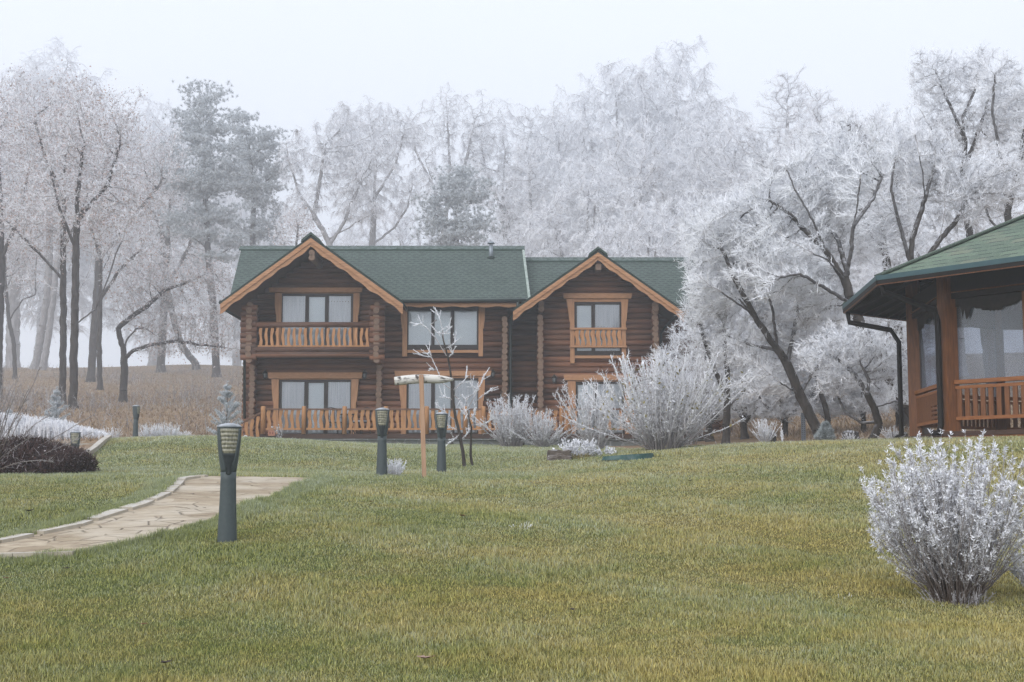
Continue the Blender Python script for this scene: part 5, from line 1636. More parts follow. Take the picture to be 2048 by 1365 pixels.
for T, px, top, Y, wd, lab in [
    (T_weep, 1362, 84, 98, 1.0, 'tallest weeping birch forming the highest white crown right of centre'),
    (T_weep, 1238, 118, 94, .95, 'tall weeping birch just left of the highest crown'),
    (T_weep, 1120, 225, 88, 1.0, 'weeping birch above the gap between the two house roofs'),
    (T_weep, 1180, 325, 62, 1.15, 'nearer bright weeping birch right above the wing roof ridge'),
    (T_round, 1300, 395, 58, 1.1, 'bushy white lime right above the wing gable'),
    (T_round, 1285, 240, 78, 1.1, 'broad white lime below the highest birch crown'),
    (T_weep, 1425, 190, 90, 1.0, 'weeping birch on the right shoulder of the highest crown'),
    (T_round, 1470, 235, 76, 1.1, 'broad white lime between the highest crown and the tall thin limes'),
    (T_tall, 1590, 140, 74, 1.2, 'tall thin topped lime standing free against the sky right of the highest crown'),
    (T_tall, 1655, 175, 70, 1.2, 'second thin topped lime right beside the free standing tall one'),
    (T_round, 1700, 205, 62, 1.1, 'rounded white lime left of the sky gap beside the tall ash'),
    (T_round, 1395, 370, 60, 1.0, 'white lime behind the willow that overhangs the house'),
    (T_round, 1090, 400, 66, 1.0, 'low white lime just above the right end of the main roof'),
    (T_tall, 1060, 290, 80, 1.2, 'hazy lime behind the right end of the main roof'),
    (T_round, 1180, 300, 84, 1.1, 'hazy rounded lime behind the nearer bright weeping birch'),
    (T_round, 1540, 330, 62, 1.1, 'white lime filling the back of the leaning willow'),
    (T_round, 1220, 430, 54, .95, 'lowest white lime peeping over the wing gable left side'),
    (T_tall, 1800, 230, 60, 1.2, 'lime behind the many limbed dark tree'),
    (T_round, 1930, 300, 58, 1.1, 'lime behind the tall ash above the gazebo'),
    (T_round, 1480, 520, 56, 1.0, 'low white lime behind the forked tree at the house corner'),
    (T_round, 1640, 470, 58, 1.0, 'low white lime behind the leaning willow trunk'),
    (T_round, 1760, 520, 56, 1.0, 'low white lime behind the twisted dark tree'),
    (T_round, 1850, 560, 60, 1.1, 'low white lime seen through the gazebo sheets'),
    (T_low, 1490, 640, 43, 1.1, 'low spreading frosted tree behind the upright forked tree at the house corner'),
    (T_low, 1570, 660, 40, 1.0, 'low spreading frosted tree in front of the thick old trunk'),
    (T_low, 1655, 650, 42, 1.1, 'low spreading frosted tree between the leaning willow trunks'),
    (T_low, 1728, 670, 40, 1.0, 'low spreading frosted tree behind the small twisted tree'),
    (T_low, 1800, 640, 43, 1.1, 'low spreading frosted tree seen between the twisted tree and the gazebo'),
    (T_low, 1420, 620, 44, 1.0, 'low spreading frosted tree right against the house corner'),
    (T_weep, 80, 95, 125, 1.1, 'faint tall birch far back at the upper left'),
    (T_weep, 305, 205, 130, 1.0, 'faint birch far back between the oaks and the pine'),
    (T_weep, 470, 300, 120, 1.0, 'faint birch far back between the two pines'),
    (T_round, 800, 400, 100, 1.1, 'hazy lime far back above the middle of the main roof'),
    (T_round, 700, 430, 110, 1.1, 'hazy lime far back between the two weeping birches'),
    (T_round, 990, 420, 96, 1.1, 'hazy lime right of the dark bushy pine'),
    (T_tall, 20, 130, 90, 1.4, 'frosted lime in the upper left corner of the wood'),
    ]:
    place(T, px, top, Y, lab, wd)
# ------------------------------------------------------------------ shrubs
m_stem = simple("shrub_stem", (0.10, 0.068, 0.052), (0.055, 0.038, 0.032), 14, rough=0.85)
m_hoar, t, b = newmat("hoar_frost"); g = G(t)
fa, rn = g.attr('frost'), g.attr('rnd')
tw = g.mix(rn, (0.085, 0.062, 0.05), (0.16, 0.12, 0.10))
hoar = g.mix(rn, (0.70, 0.705, 0.75), (0.88, 0.89, 0.92))
c1 = g.mix(g.math('MULTIPLY', fa, 1.0, clamp=True), tw, hoar)
old = g.mix(rn, (0.13, 0.12, 0.04), (0.30, 0.24, 0.09))
c1 = g.mix(g.math('LESS_THAN', fa, -.5), c1, old)
g.set(b.inputs['Base Color'], c1); b.inputs['Roughness'].default_value = .7; b.inputs['Specular IOR Level'].default_value = .2

def polystems(r, base, n, rad, H, spread, bend, segs=7, hvar=.35, rot=None, dirf=None):
    """n curved stems (n, segs+1, 3) fanning out from a small base."""
    a = r.random(n) * 2 * PI
    el = np.abs(r.normal(size=n)) * spread if dirf is None else dirf(r, n)
    el = np.minimum(el, 1.35)
    d0 = np.c_[np.sin(el) * np.cos(a), np.sin(el) * np.sin(a), np.cos(el)]
    L = H * (1 - hvar * r.random(n)) * (1 + .10 * np.sin(el))
    p = np.zeros((n, segs + 1, 3)); p[:, 0] = np.array(base) + np.c_[np.cos(a), np.sin(a), 0 * a] * (rad * np.sqrt(r.random(n)))[:, None]
    d = d0.copy()
    for s in range(segs):
        d = unit(d + np.array([0, 0, bend]) + r.normal(size=(n, 3)) * .07)
        p[:, s + 1] = p[:, s] + d * (L / segs)[:, None]
    return p, L
def stems_mesh(acc, p, r0, r1, f0, f1, r, k=4):
    n, m, _ = p.shape
    for s in range(m - 1):
        ra = np.full(n, r0 + (r1 - r0) * s / (m - 1)); rb = np.full(n, r0 + (r1 - r0) * (s + 1) / (m - 1))
        fr = f0 + (f1 - f0) * np.r_[np.full(k, s / (m - 1)), np.full(k, (s + 1) / (m - 1))]
        acc.add(frusta(p[:, s], p[:, s + 1], ra, rb, k), np.tile(fr, n), r, 2 * k)
def along(r, p, per, lo=.25, hi=1.0):
    n, m, _ = p.shape
    i = np.repeat(np.arange(n), per); t_ = (lo + (hi - lo) * r.random(len(i))) * (m - 1)
    k = np.minimum(t_.astype(int), m - 2); f = (t_ - k)[:, None]
    return p[i, k] * (1 - f) + p[i, k + 1] * f, unit(p[i, k + 1] - p[i, k]), t_ / (m - 1)

def frosted_leaf_bush(name, base, H, seed, label, n=210):
    """Dense twiggy bush, brown at the foot, clothed above with spiky white frosted leaves."""
    r = np.random.default_rng(seed)
    o = empty(name, base, label, 'shrub')
    w_, f_ = Acc(), Acc()
    p, L = polystems(r, base, n, .16, H, .50, .05, 8, .45, dirf=lambda r, n: np.where(r.random(n) < .76, np.minimum(np.abs(r.normal(size=n)) * .45, .62 + .14 * r.random(n)), .45 + .5 * r.random(n)))
    p = np.array(base) + (p - np.array(base)) * (1 - .16 * np.clip(np.linalg.norm(p[:, -1:, :2] - np.array(base)[:2], axis=2, keepdims=True) / (.5 * H) - .4, 0, 1))
    stems_mesh(w_, p, .0055, .0022, 0, .35, r, 4)
    q, d, s = along(r, p, 14, .2, .98)
    d1 = unit(d * .95 + rdir(r, len(q)) * .55 + np.array([0, 0, .15])); l1 = (.07 + .13 * r.random(len(q)))
    mid = q + d1 * (l1 * .5)[:, None]; tip = mid + unit(d1 + np.array([0, 0, .35]) + rdir(r, len(q)) * .3) * (l1 * .5)[:, None]
    w_.add(frusta(q, mid, np.full(len(q), .0022), np.full(len(q), .0018), 3), .25, r, 6)
    w_.add(cones(mid, tip, np.full(len(q), .0020)), .5, r, 4)
    # frost needles along twigs
    m = 7
    bb = np.repeat(q, m, 0) + np.repeat(tip - q, m, 0) * r.random((len(q) * m, 1))
    dd = unit(rdir(r, len(bb)) + np.repeat(d1, m, 0) * .6)
    f_.add(cones(bb, bb + dd * (.010 + .016 * r.random(len(bb)))[:, None], np.full(len(bb), .0021)), np.repeat(np.clip(.4 + np.repeat(s, m), 0, 1), 4), r, 4)
    # rosettes of frosted leaves, mostly on the outside and top
    def rosette(c, ax, k, size):
        cc = np.repeat(c, k, 0); aa = np.repeat(ax, k, 0)
        dd = unit(aa * .75 + rdir(r, len(cc)) * .95)
        ln = size * (.6 + .7 * r.random(len(cc)))
        cc = cc + aa * (r.random((len(cc), 1)) - .5) * size * 1.3
        f_.add(leaves(cc, dd, rdir(r, len(cc)), ln, ln * .27), np.where(r.random(len(cc)) < .86, 1.0, .55).repeat(4), r, 4)
    sel = (s > .25) & (r.random(len(s)) < .40 * np.clip((s - .3) * 1.8, 0, 1) + .13)
    rosette(tip[sel], unit(tip - q)[sel], 13, .027)
    top = p[:, -1]; dt = unit(p[:, -1] - p[:, -2])
    rosette(top, dt, 26, .032)
    sub, ds, ss = along(r, p, 4, .72, 1.0); rosette(sub, ds, 13, .029)
    # a few olive leaves that kept their colour in the heart of the bush
    c = np.array(base) + np.array([0, 0, H * .38]) + r.normal(size=(260, 3)) * np.array([.06, .06, .14]) * H
    f_.add(leaves(c, rdir(r, 260), rdir(r, 260), np.full(260, .03), np.full(260, .014)), -1.0, r, 4)
    link("stems", w_.mesh("stems"), m_hoar, o); link("frosted_leaves", f_.mesh("frosted_leaves"), m_hoar, o)
    return o
q = on_ground(1903, 9.5)
frosted_leaf_bush("frosted_bush", q, 1.10, 3, 'nearest bush on the lawn at the right with brown stems and white frosted leaves')
q = on_ground(2085, 9.6)
frosted_leaf_bush("frosted_plant", q, .30, 4, 'small frosted plant cut by the right edge of the picture', n=16)

def cane_shrub(name, px, py, Y, H, label, seed, n=60, rad=.2, spread=.6, bend=.04, r0=.012, per=10, side=.3, tw=.008, frost0=.35, oldleaf=0, top_spread=None, group=None, z=None, rime=1.0):
    """Open shrub of long frosted canes with side twigs."""
    r = np.random.default_rng(seed)
    b_ = on_ground(px, Y)
    if z is not None: b_.z = z
    o = empty(name, b_, label, 'shrub', group)
    w_, f_ = Acc(), Acc()
    p, L = polystems(r, b_, n, rad, H, spread, bend, 7, .4)
    stems_mesh(w_, p, r0, r0 * .55, frost0 * .5, rime, r, 4)
    q, d, s = along(r, p, per, .15, .98)
    d1 = unit(d * .8 + rdir(r, len(q)) * .75 + np.array([0, 0, .25])); l1 = side * (.35 + .65 * r.random(len(q))) * (1.15 - .5 * s)
    tip = q + d1 * l1[:, None]
    f_.add(cones(q, tip, np.full(len(q), tw)), np.tile([.45, .45, .45, .95], len(q)) * np.repeat(.55 + .45 * s, 4) * rime, r, 4)
    m = 4
    bb = np.repeat(q, m, 0) + np.repeat(tip - q, m, 0) * r.random((len(q) * m, 1))
    dd = unit(rdir(r, len(bb)) + np.repeat(d1, m, 0) * .9 + np.array([0, 0, .15]))
    f_.add(cones(bb, bb + dd * (side * .3 * (.4 + .6 * r.random(len(bb))))[:, None], np.full(len(bb), tw * .75)), np.repeat(.5 + .5 * np.repeat(s, m), 4) * rime, r, 4)
    # knobs of frost along the canes
    kq, kd, ks = along(r, p, 26, .3, 1.0)
    f_.add(cones(kq, kq + unit(rdir(r, len(kq)) + kd * .5) * (.03 + .035 * r.random(len(kq)))[:, None], np.full(len(kq), tw)), rime, r, 4)
    if oldleaf:
        c, cd, cs = along(r, p, oldleaf, .45, .98)
        c = c + r.normal(size=c.shape) * .05
        ln = .05 + .05 * r.random(len(c))
        f_.add(leaves(c, unit(rdir(r, len(c)) + np.array([0, 0, -.4])), rdir(r, len(c)), ln, ln * .45), np.where(r.random(len(c)) < .6, -1.0, .9).repeat(4), r, 4)
    link("stems", w_.mesh("stems"), m_hoar, o); link("twigs", f_.mesh("twigs"), m_hoar, o)
    return o
cane_shrub("frosted_shrub", 1325, 905, 25.6, 1.95, 'big frosted shrub of long white canes standing before the right wing', 31, n=120, rad=.32, spread=.62, bend=.035, r0=.0125, per=15, side=.34, tw=.0075, oldleaf=5)
cane_shrub("frosted_shrub", 1190, 895, 33, 1.75, 'upright frosted shrub between the big shrub and the right wing window', 32, n=46, rad=.22, spread=.40, bend=.03, r0=.011, per=12, side=.36, tw=.009)
cane_shrub("frosted_shrub", 1022, 895, 43, 1.75, 'lilac white rounded shrub growing against the veranda below the corner downpipe', 33, n=80, rad=.35, spread=.42, bend=.02, r0=.012, per=13, side=.34, tw=.011)
cane_shrub("frosted_shrub", 1085, 893, 42.5, 1.25, 'smaller rounded frosted shrub right of the lilac white one', 34, n=52, rad=.12, spread=.62, bend=.05, r0=.011, per=12, side=.3, tw=.011)
cane_shrub("frosted_shrub", 1365, 850, 40, 2.9, 'tall frosted thicket hiding the right corner of the house', 35, n=46, rad=.4, spread=.35, bend=.03, r0=.013, per=15, side=.5, tw=.012)
# shrub with yellowish arching canes at the left edge and the dark clipped hedge in front of it
cane_shrub("arching_shrub", -40, 935, 19.5, 1.75, 'open shrub of arching brown canes with frosty tips at the left edge', 36, n=42, rad=.25, spread=.75, bend=-.02, r0=.008, per=7, side=.28, tw=.005, frost0=-.2, rime=.28)
r = np.random.default_rng(77)
hb, he = on_ground(-160, 20.4), on_ground(163, 20.4)
hed = empty("dark_hedge", ((hb.x + he.x) / 2, 20.4, (hb.z + he.z) / 2 - .05), 'low dark purple brown twiggy hedge on the lawn at the left', 'hedge')
acc = Acc(); n = 15000
u_ = r.random(n); cx = hb.x + (he.x - hb.x) * u_
th = r.random(n) * PI; rr = r.random(n) ** .4
end = np.clip((1 - u_) / .06, 0, 1) ** .5
yy = 20.4 + 1.15 * rr * np.cos(th) * (.6 + .4 * end); zz = rr * np.sin(th) * (.42 + .07 * np.sin(cx * 2.3) + .05 * np.sin(cx * 5.1 + 1)) * (.7 + .3 * end)
c = np.c_[cx, yy, gz(cx, yy) + .02 + zz]
d = unit(rdir(r, n) + np.array([0, 0, .7])); L = .07 + .10 * r.random(n)
acc.add(cones(c, c + d * L[:, None], np.full(n, .007)), np.where(r.random(n) < .07, .55, 0).repeat(4), r, 4)
c2 = np.repeat(c, 2, 0) + r.normal(size=(2 * n, 3)) * .03; ln = .022 + .02 * r.random(2 * n)
acc.add(leaves(c2, rdir(r, 2 * n), rdir(r, 2 * n), ln, ln * .7), np.where(r.random(2 * n) < .05, .6, 0.0).repeat(4), r, 4)
m_hedge, t, b = newmat("hedge_twigs"); g = G(t)
fa, rn = g.attr('frost'), g.attr('rnd')
g.set(b.inputs['Base Color'], g.mix(fa, g.mix(rn, (0.022, 0.012, 0.012), (0.075, 0.035, 0.028)), (0.55, 0.5, 0.52))); b.inputs['Roughness'].default_value = .8
link("foliage", acc.mesh("foliage"), m_hedge, hed)

# ------------------------------------------------------------------ the two saplings by the stake
def px_branch(pts, Y, r0, r1, name, mat, parent, extra=None):
    mb = MB(); n = len(pts); ps = [at(p[0], p[1], Y + (p[2] if len(p) > 2 else 0)) for p in pts]
    mb.tube(ps, [r0 + (r1 - r0) * i / (n - 1) for i in range(n)], 7)
    return mb
def sapling(label, Y, trunk, limbs, r0, seed):
    r = np.random.default_rng(seed)
    g0 = on_ground(trunk[0][0], Y)
    o = empty("sapling", g0, label, 'tree', 'young saplings on the lawn')
    b_ = at(*trunk[0][:2], Y); dz = 0
    pts = [(trunk[0][0], trunk[0][1] + 6)] + trunk
    px_branch(pts, Y, r0, r0 * .35, "t", m_bark, o).build("trunk", m_bark, o)
    cr = Acc()
    for l in limbs:
        ps = np.array([list(at(p[0], p[1], Y + (p[2] if len(p) > 2 else 0))) for p in l])
        n = len(ps); rad = np.linspace(.009, .006, n)
        cr.add(frusta(ps[:-1], ps[1:], rad[:-1], rad[1:], 6), np.repeat(np.linspace(.3, .9, n - 1), 12), r, 12)
        P_ = ps[None]
        q, d, s = along(r, P_, 60, .2, 1.0)
        cr.add(cones(q, q + unit(rdir(r, len(q)) + d * .4) * (.018 + .02 * r.random(len(q)))[:, None], np.full(len(q), .006)), 1.0, r, 4)
        k = max(3, n)
        q, d, s = along(r, P_, k, .35, 1.0)
        d1 = unit(d + rdir(r, k) * .9 + np.array([0, 0, .4])); L = .10 + .16 * r.random(k)
        tip = q + d1 * L[:, None]
        cr.add(frusta(q, tip, np.full(k, .006), np.full(k, .0045), 5), .85, r, 10)
        q2 = np.repeat(q, 12, 0) + np.repeat(tip - q, 12, 0) * r.random((k * 12, 1))
        cr.add(cones(q2, q2 + rdir(r, len(q2)) * (.016 + .02 * r.random(len(q2)))[:, None], np.full(len(q2), .006)), 1.0, r, 4)
    link("branches", cr.mesh("branches"), m_hoar, o)
    return o
sapling('tall frosted sapling with twisting stem leaning left in front of the veranda', 24.0,
    [(929,936),(926,905),(921,880),(918,862),(911,835),(907,808),(904,775),(901,745),(896,715),(889,690),(884,668)],
    [[(889,690),(885,660),(880,640),(873,622)], [(873,640),(862,650,.1),(874,666),(884,668)], [(893,712),(870,675),(853,655),(840,648),(826,652)], [(886,700),(905,690),(912,683)],
     [(880,668),(893,664),(900,656)], [(904,780),(886,768),(872,735),(863,715),(845,712)], [(863,715),(860,705),(854,708)], [(872,740),(860,738)], [(897,715),(905,708),(906,702)],
     [(905,782),(925,765),(936,752)], [(906,790),(920,800),(928,815),(935,830)], [(912,842),(895,830),(880,815),(870,806)], [(918,862),(903,856),(895,850)], [(921,880),(931,872),(939,860)], [(920,868),(908,880,-.1),(897,886,-.2)],
     [(905,800),(893,795),(882,789)]], .036, 81)
sapling('shorter frosted sapling with spreading limbs just right of the tall one', 24.3,
    [(945,934),(941,910),(942,880),(943,855),(938,838),(936,818)],
    [[(936,818),(948,795),(958,775),(970,750),(979,735)], [(950,805),(968,790),(985,776)], [(936,820),(932,800),(925,790)], [(943,850),(960,852),(972,846),(980,843)], [(940,845),(930,830),(918,815)], [(955,780),(945,775),(940,765)], [(938,838),(950,830),(952,815)], [(930,800),(945,790),(952,782),(950,772)]], .030, 82)

# ------------------------------------------------------------------ young frosted pines, grasses, small plants
def small_pine(px, Y, top, label, seed, wd=1.0, fr=.28):
    r = np.random.default_rng(seed); b_ = on_ground(px, Y); h = at(px, top, Y).z - b_.z
    o = empty("young_pine", b_, label, 'tree', 'young frosted pines')
    mb = MB(); mb.tube([b_ - Vector((0, 0, .05)), b_ + Vector((.01, 0, h * .5)), b_ + Vector((0, 0, h * .95))], [.03, .02, .008], 6); mb.build("trunk", m_bark, o)
    cr = Acc(); C_, D_ = [], []
    for w_i in range(7):
        z = h * (.08 + .13 * w_i); R_ = wd * h * .36 * (1 - w_i / 7.6)
        for k in range(9):
            a = r.random() * 6.28; d = np.array([math.cos(a), math.sin(a), .35 + .5 * r.random() + .1 * w_i]); d /= np.linalg.norm(d)
            p0 = np.array(b_) + np.array([0, 0, z]); L = R_ * (.7 + .5 * r.random())
            cr.add(frusta(p0[None], (p0 + d * L)[None], np.array([.010]), np.array([.006]), 4), .3, r, 8)
            for s in np.linspace(.3, 1.0, 6): C_.append(p0 + d * L * s); D_.append(d)
    for s in (.8, .88, .95, 1.0): C_.append(np.array(b_) + np.array([0, 0, h * s])); D_.append(np.array([0, 0, 1.0]))
    C_, D_ = np.array(C_), np.array(D_)
    k = 34; cc = np.repeat(C_, k, 0); dd = unit(np.repeat(D_, k, 0) * .7 + rdir(r, len(cc)))
    cr.add(cones(cc, cc + dd * (.05 + .05 * r.random(len(cc)))[:, None], np.full(len(cc), .0075)), np.where(r.random(len(cc)) > fr, -1.6, -2.0).repeat(4), r, 4)
    link("crown", cr.mesh("crown"), m_crown, o); return o
small_pine(110, 46, 776, 'young frosted pine behind the pale border plants at the left', 91)
small_pine(452, 44, 764, 'young frosted pine left of the house corner downpipe', 92)
small_pine(16, 44, 820, 'young bluish pine half hidden at the left edge', 93)
small_pine(1652, 27.5, 848, 'dwarf greenish spruce at the foot of the leaning willow', 94, 1.5, .9)

def tuft(name, px, Y, H, n, label, seed, spread=.25, frost=(.3, 1.0), wd=.006, rad=.08, cat='plant', group=None, z=None, leaf=0):
    r = np.random.default_rng(seed); b_ = on_ground(px, Y)
    if z is not None: b_.z = z
    acc = Acc(); p, L = polystems(r, b_ - Vector((0, 0, .02)), n, rad, H, spread, -.02, 5, .5)
    stems_mesh(acc, p, wd, wd * .6, frost[0], frost[1], r, 3)
    q, d, s = along(r, p, 6, .3, 1.0)
    acc.add(cones(q, q + unit(rdir(r, len(q)) + d) * (H * .08 + H * .08 * r.random(len(q)))[:, None], np.full(len(q), wd)), frost[1], r, 4)
    if leaf:
        q, d, s = along(r, p, leaf, .2, 1.0); ln = .03 + .03 * r.random(len(q))
        acc.add(leaves(q, unit(rdir(r, len(q)) + d), rdir(r, len(q)), ln, ln * .6), .95, r, 4)
    o = link(name, acc.mesh(name), m_hoar, None, b_)
    return tag(o, label, cat, group)
tuft("dry_grass_tuft", 1903, 9.42, .15, 110, 'dry grass growing round the foot of the nearest bush', 117, .6, frost=(.15, .5), rad=.19, wd=.0018)
tuft("frosted_grass", 1530, 26.6, .52, 60, 'upright tuft of frosted grass before the dark upright stone', 101, .28, z=at(1530, 886, 26.6).z)
tuft("frosted_stalk", 1565, 26, .34, 5, 'single pale dry stalk on the lawn crest', 102, .03, rad=.012, wd=.011)
tuft("frosted_grass", 788, 19.8, .30, 70, 'dry frosted grass tuft at the foot of the bollard lamp left of the stake', 103, .38)
tuft("frosted_flower", 1150, 25.0, .40, 40, 'white frosted flower clump right behind the brown stone block', 104, .45, leaf=22, rad=.16)
tuft("frosted_flower", 1181, 25.0, .36, 20, 'narrow spike of frosted leaves beside the white flower clump', 105, .22, leaf=26)
tuft("frosted_flower", 1205, 25.2, .22, 30, 'low frosted plant right of the narrow frosted spike', 106, .8, leaf=10, rad=.15)
tuft("orange_plant", 1163, 24.6, .14, 50, 'small orange leaved plant in front of the white flower clump', 107, .6, frost=(-1, -1), rad=.12)
tuft("frosted_grass", 300, 39.5, .52, 110, 'frosted ornamental grass right behind the distant bollard lamp', 108, .4, rad=.2, group='frosted grasses at the lawn edge')
tuft("frosted_grass", 335, 39.8, .56, 120, 'largest frosted ornamental grass on the far lawn edge', 109, .45, rad=.25, group='frosted grasses at the lawn edge')
tuft("frosted_grass", 222, 39.5, .42, 60, 'frosted bush with dark berries at the top of the stone steps', 110, .5, rad=.2, group='frosted grasses at the lawn edge')
tuft("frosted_grass", 365, 40.5, .34, 70, 'smaller frosted grass at the right end of the grass row', 111, .45, rad=.2, group='frosted grasses at the lawn edge')
tuft("frosted_stalk", 1043, 12.9, .09, 16, 'tiny white frosted weed in the middle of the lawn', 112, .8, frost=(.9, 1), wd=.0022)
tuft("frosted_stalk", 1682, 9.6, .05, 14, 'flat frosted weed lying on the lawn left of the nearest bush', 113, 1.1, frost=(.6, 1), wd=.002)
tuft("rose_bush", 560, 45.1, .75, 10, 'small staked rose with dry leaves in front of the veranda', 114, .22, frost=(0, .4), leaf=14, rad=.04, wd=.008)
tuft("frosted_grass", 1790, 27.5, .36, 50, 'frosted weeds at the foot of the gazebo downpipe', 115, .5, rad=.15)
tuft("frosted_grass", 1700, 27.2, .26, 30, 'thin frosted sprig in front of the dark rounded boulder', 116, .6)

# pale border of frosted lavender-like plants along the top of the bank
r = np.random.default_rng(120); acc = Acc(); n = 3000
pxs = -60 + 275 * r.random(n); Y_ = 34.2 + 2.6 * r.random(n)
a_ = np.array([list(at(p, 900, y)) for p, y in zip(pxs, Y_)])
z0 = gz(a_[:, 0], Y_)
top = np.interp(pxs, [-60, 0, 60, 120, 170, 215], [822, 832, 840, 846, 858, 872])
ztop = np.array([at(p, t_, y).z for p, t_, y in zip(pxs, top, Y_)])
hh = np.maximum(.10, (ztop - z0)) * (.35 + .80 * r.random(n) ** 1.2)
b0 = np.c_[a_[:, 0], Y_, z0]; d = unit(np.array([0, 0, 1]) + r.normal(size=(n, 3)) * .10); tip = b0 + d * hh[:, None]
acc.add(frusta(b0, tip, np.full(n, .012), np.full(n, .009), 3), np.tile([.45, .45, .45, 1, 1, 1], n), r, 6)
m = 9; q = np.repeat(b0, m, 0) + np.repeat(tip - b0, m, 0) * (.25 + .8 * r.random((n * m, 1)))
acc.add(cones(q, q + unit(rdir(r, len(q)) + np.array([0, 0, .8])) * (.05 + .07 * r.random(len(q)))[:, None], np.full(len(q), .012)), .95, r, 4)
tag(link("frosted_border_plants", acc.mesh("frosted_border_plants"), m_hoar), 'pale lilac band of frosted border plants above the steps', 'plants', kind='stuff')

# undergrowth on the hillside: frosted brushwood and dead weeds
r = np.random.default_rng(130); acc = Acc(); n = 15000
pxs = np.r_[-150 + 640 * r.random(7500) ** 1.25, 1400 + 500 * r.random(3000)]; n = len(pxs)
Y_ = np.r_[52 + 120 * r.random(7500) ** .8, 46 + 80 * r.random(3000)]
a_ = np.array([list(at(p, 820, y)) for p, y in zip(pxs, Y_)]); xx = a_[:, 0]
cl = np.array([mnoise.noise(Vector((x * .13, y * .10, 3.3))) for x, y in zip(xx, Y_)])
keep = (cl + r.normal(size=n) * .15 > .02) ; xx, Y_, cl = xx[keep], Y_[keep], cl[keep]; n = len(xx)
b0 = np.c_[xx, Y_, gz(xx, Y_) - .02]; hh = (.2 + .75 * r.random(n) ** 1.6) * np.clip(.5 + cl * 1.6, .4, 1.3)
d = unit(np.array([0, 0, 1]) + r.normal(size=(n, 3)) * .32); tip = b0 + d * hh[:, None]
fr = (.0 + .42 * r.random(n) ** 1.3)
acc.add(frusta(b0, tip, np.full(n, .012), np.full(n, .007), 3), np.repeat(fr, 6), r, 6)
m = 9; q = np.repeat(b0, m, 0) + np.repeat(tip - b0, m, 0) * (.25 + .75 * r.random((n * m, 1)))
acc.add(cones(q, q + unit(rdir(r, len(q)) + np.array([0, 0, .9])) * (np.repeat(hh, m) * (.15 + .2 * r.random(len(q))))[:, None], np.full(len(q), .010)), np.repeat(np.repeat(fr, m) + .12, 4), r, 4)
tag(link("undergrowth", acc.mesh("undergrowth"), m_hoar), 'tangled frosted brushwood covering the brown hillside', 'undergrowth', kind='stuff')
# ------------------------------------------------------------------ grass
def scatter(r, n, Y0, Y1, half=.46):
    """Points over the ground, denser near the front."""
    Y = Y0 * (Y1 / Y0) ** r.random(n)
    x = (r.random(n) * 2 - 1) * (half * Y + 2.2)
    return x, Y
r = np.random.default_rng(200)
x, Y = scatter(r, 1600000, 5.2, 47.5, .44)
k = (Y < lawn_edge(x) + r.normal(size=len(x)) * .15) & ~in_poly(x, Y, PATH_POLY)
k &= ~left_bank(x, Y)
x, Y = x[k], Y[k]
for E, sg in ((PL, 1), (PR, -1)):                              # lush fringe along both edges of the paving
    m_ = 45000; i_ = r.integers(0, 58, m_); t_ = r.random((m_, 1)); q_ = E[i_] * (1 - t_) + E[i_ + 1] * t_
    tn = unit(E[i_ + 1] - E[i_]); off = (.28 * r.random(m_) ** 1.5 + (.05 if sg > 0 else .0))
    x = np.r_[x, q_[:, 0] - tn[:, 1] * off * sg]; Y = np.r_[Y, q_[:, 1] + tn[:, 0] * off * sg]
n = len(x)
z = gz(x, Y)
dp = path_dist(x, Y)
edge = np.clip(1 - dp / .45, 0, 1)
pt = np.array([0.0])
cn = np.clip(.75 + .35 * np.sin(x * 7.3 + 2.1 * np.sin(Y * 3.7)) * np.sin(Y * 6.1 + 1.7 * np.sin(x * 4.9)) + .25 * np.sin(x * 2.3 + Y * 1.9), .5, 1.35)
h = (.014 + .030 * r.random(n) ** 1.4) * cn * (1 + 1.3 * edge) * np.clip(.8 + .02 * Y, .9, 1.5)
wd = (.0014 + .00026 * Y) * (.6 + .8 * r.random(n))
a = r.random(n) * 2 * PI; lean = r.random(n) ** 1.3 * .9
tipx = x + np.cos(a) * h * lean; tipy = Y + np.sin(a) * h * lean
f = r.random(n) * 2 * PI
v = np.stack([np.c_[x - np.cos(f) * wd, Y - np.sin(f) * wd, z - .004], np.c_[x + np.cos(f) * wd, Y + np.sin(f) * wd, z - .004], np.c_[tipx, tipy, z + h]], 1).reshape(-1, 3)
m_grass, t, b = newmat("grass_blades"); g = G(t)
p = g.pos()
dry, n2 = lawn_colours(g, p)
rn, tp, eg = g.attr('rnd'), g.attr('tip'), g.attr('edge')
green = g.mix(rn, (0.066, 0.094, 0.014), (0.335, 0.355, 0.088))
straw = g.mix(rn, (0.18, 0.138, 0.026), (0.62, 0.50, 0.16))
dd = g.math('ADD', g.math('MULTIPLY', dry, .85), g.math('MULTIPLY', g.math('SUBTRACT', g.white(g.comb(rn, 1.0, 2.0)), .5), .7))
dd = g.math('SUBTRACT', dd, g.math('MULTIPLY', eg, .7), clamp=True)
col = g.mix(dd, green, straw)
fz = g.math('MULTIPLY', g.ramp(g.noise(g.scale(p, (.6, .6, 0)), 1.0, 4, .65), .35, .68), g.math('SUBTRACT', 1.0, g.math('MULTIPLY', eg, .7)))
yv = g.sep(p)[1]
fz = g.math('MULTIPLY', g.math('ADD', fz, g.math('ADD', .25, g.ramp(yv, 9, 26))), g.math('POWER', tp, 1.4))
rime = g.math('MULTIPLY', g.math('GREATER_THAN', g.white(g.comb(rn, 5.0, 3.0)), .84), .55)
fz = g.math('ADD', g.math('MULTIPLY', fz, .26), g.math('MULTIPLY', g.math('MULTIPLY', fz, rime), 1.2))
col = g.mix(g.math('MULTIPLY', fz, 1.0, clamp=True), col, (0.60, 0.65, 0.58))
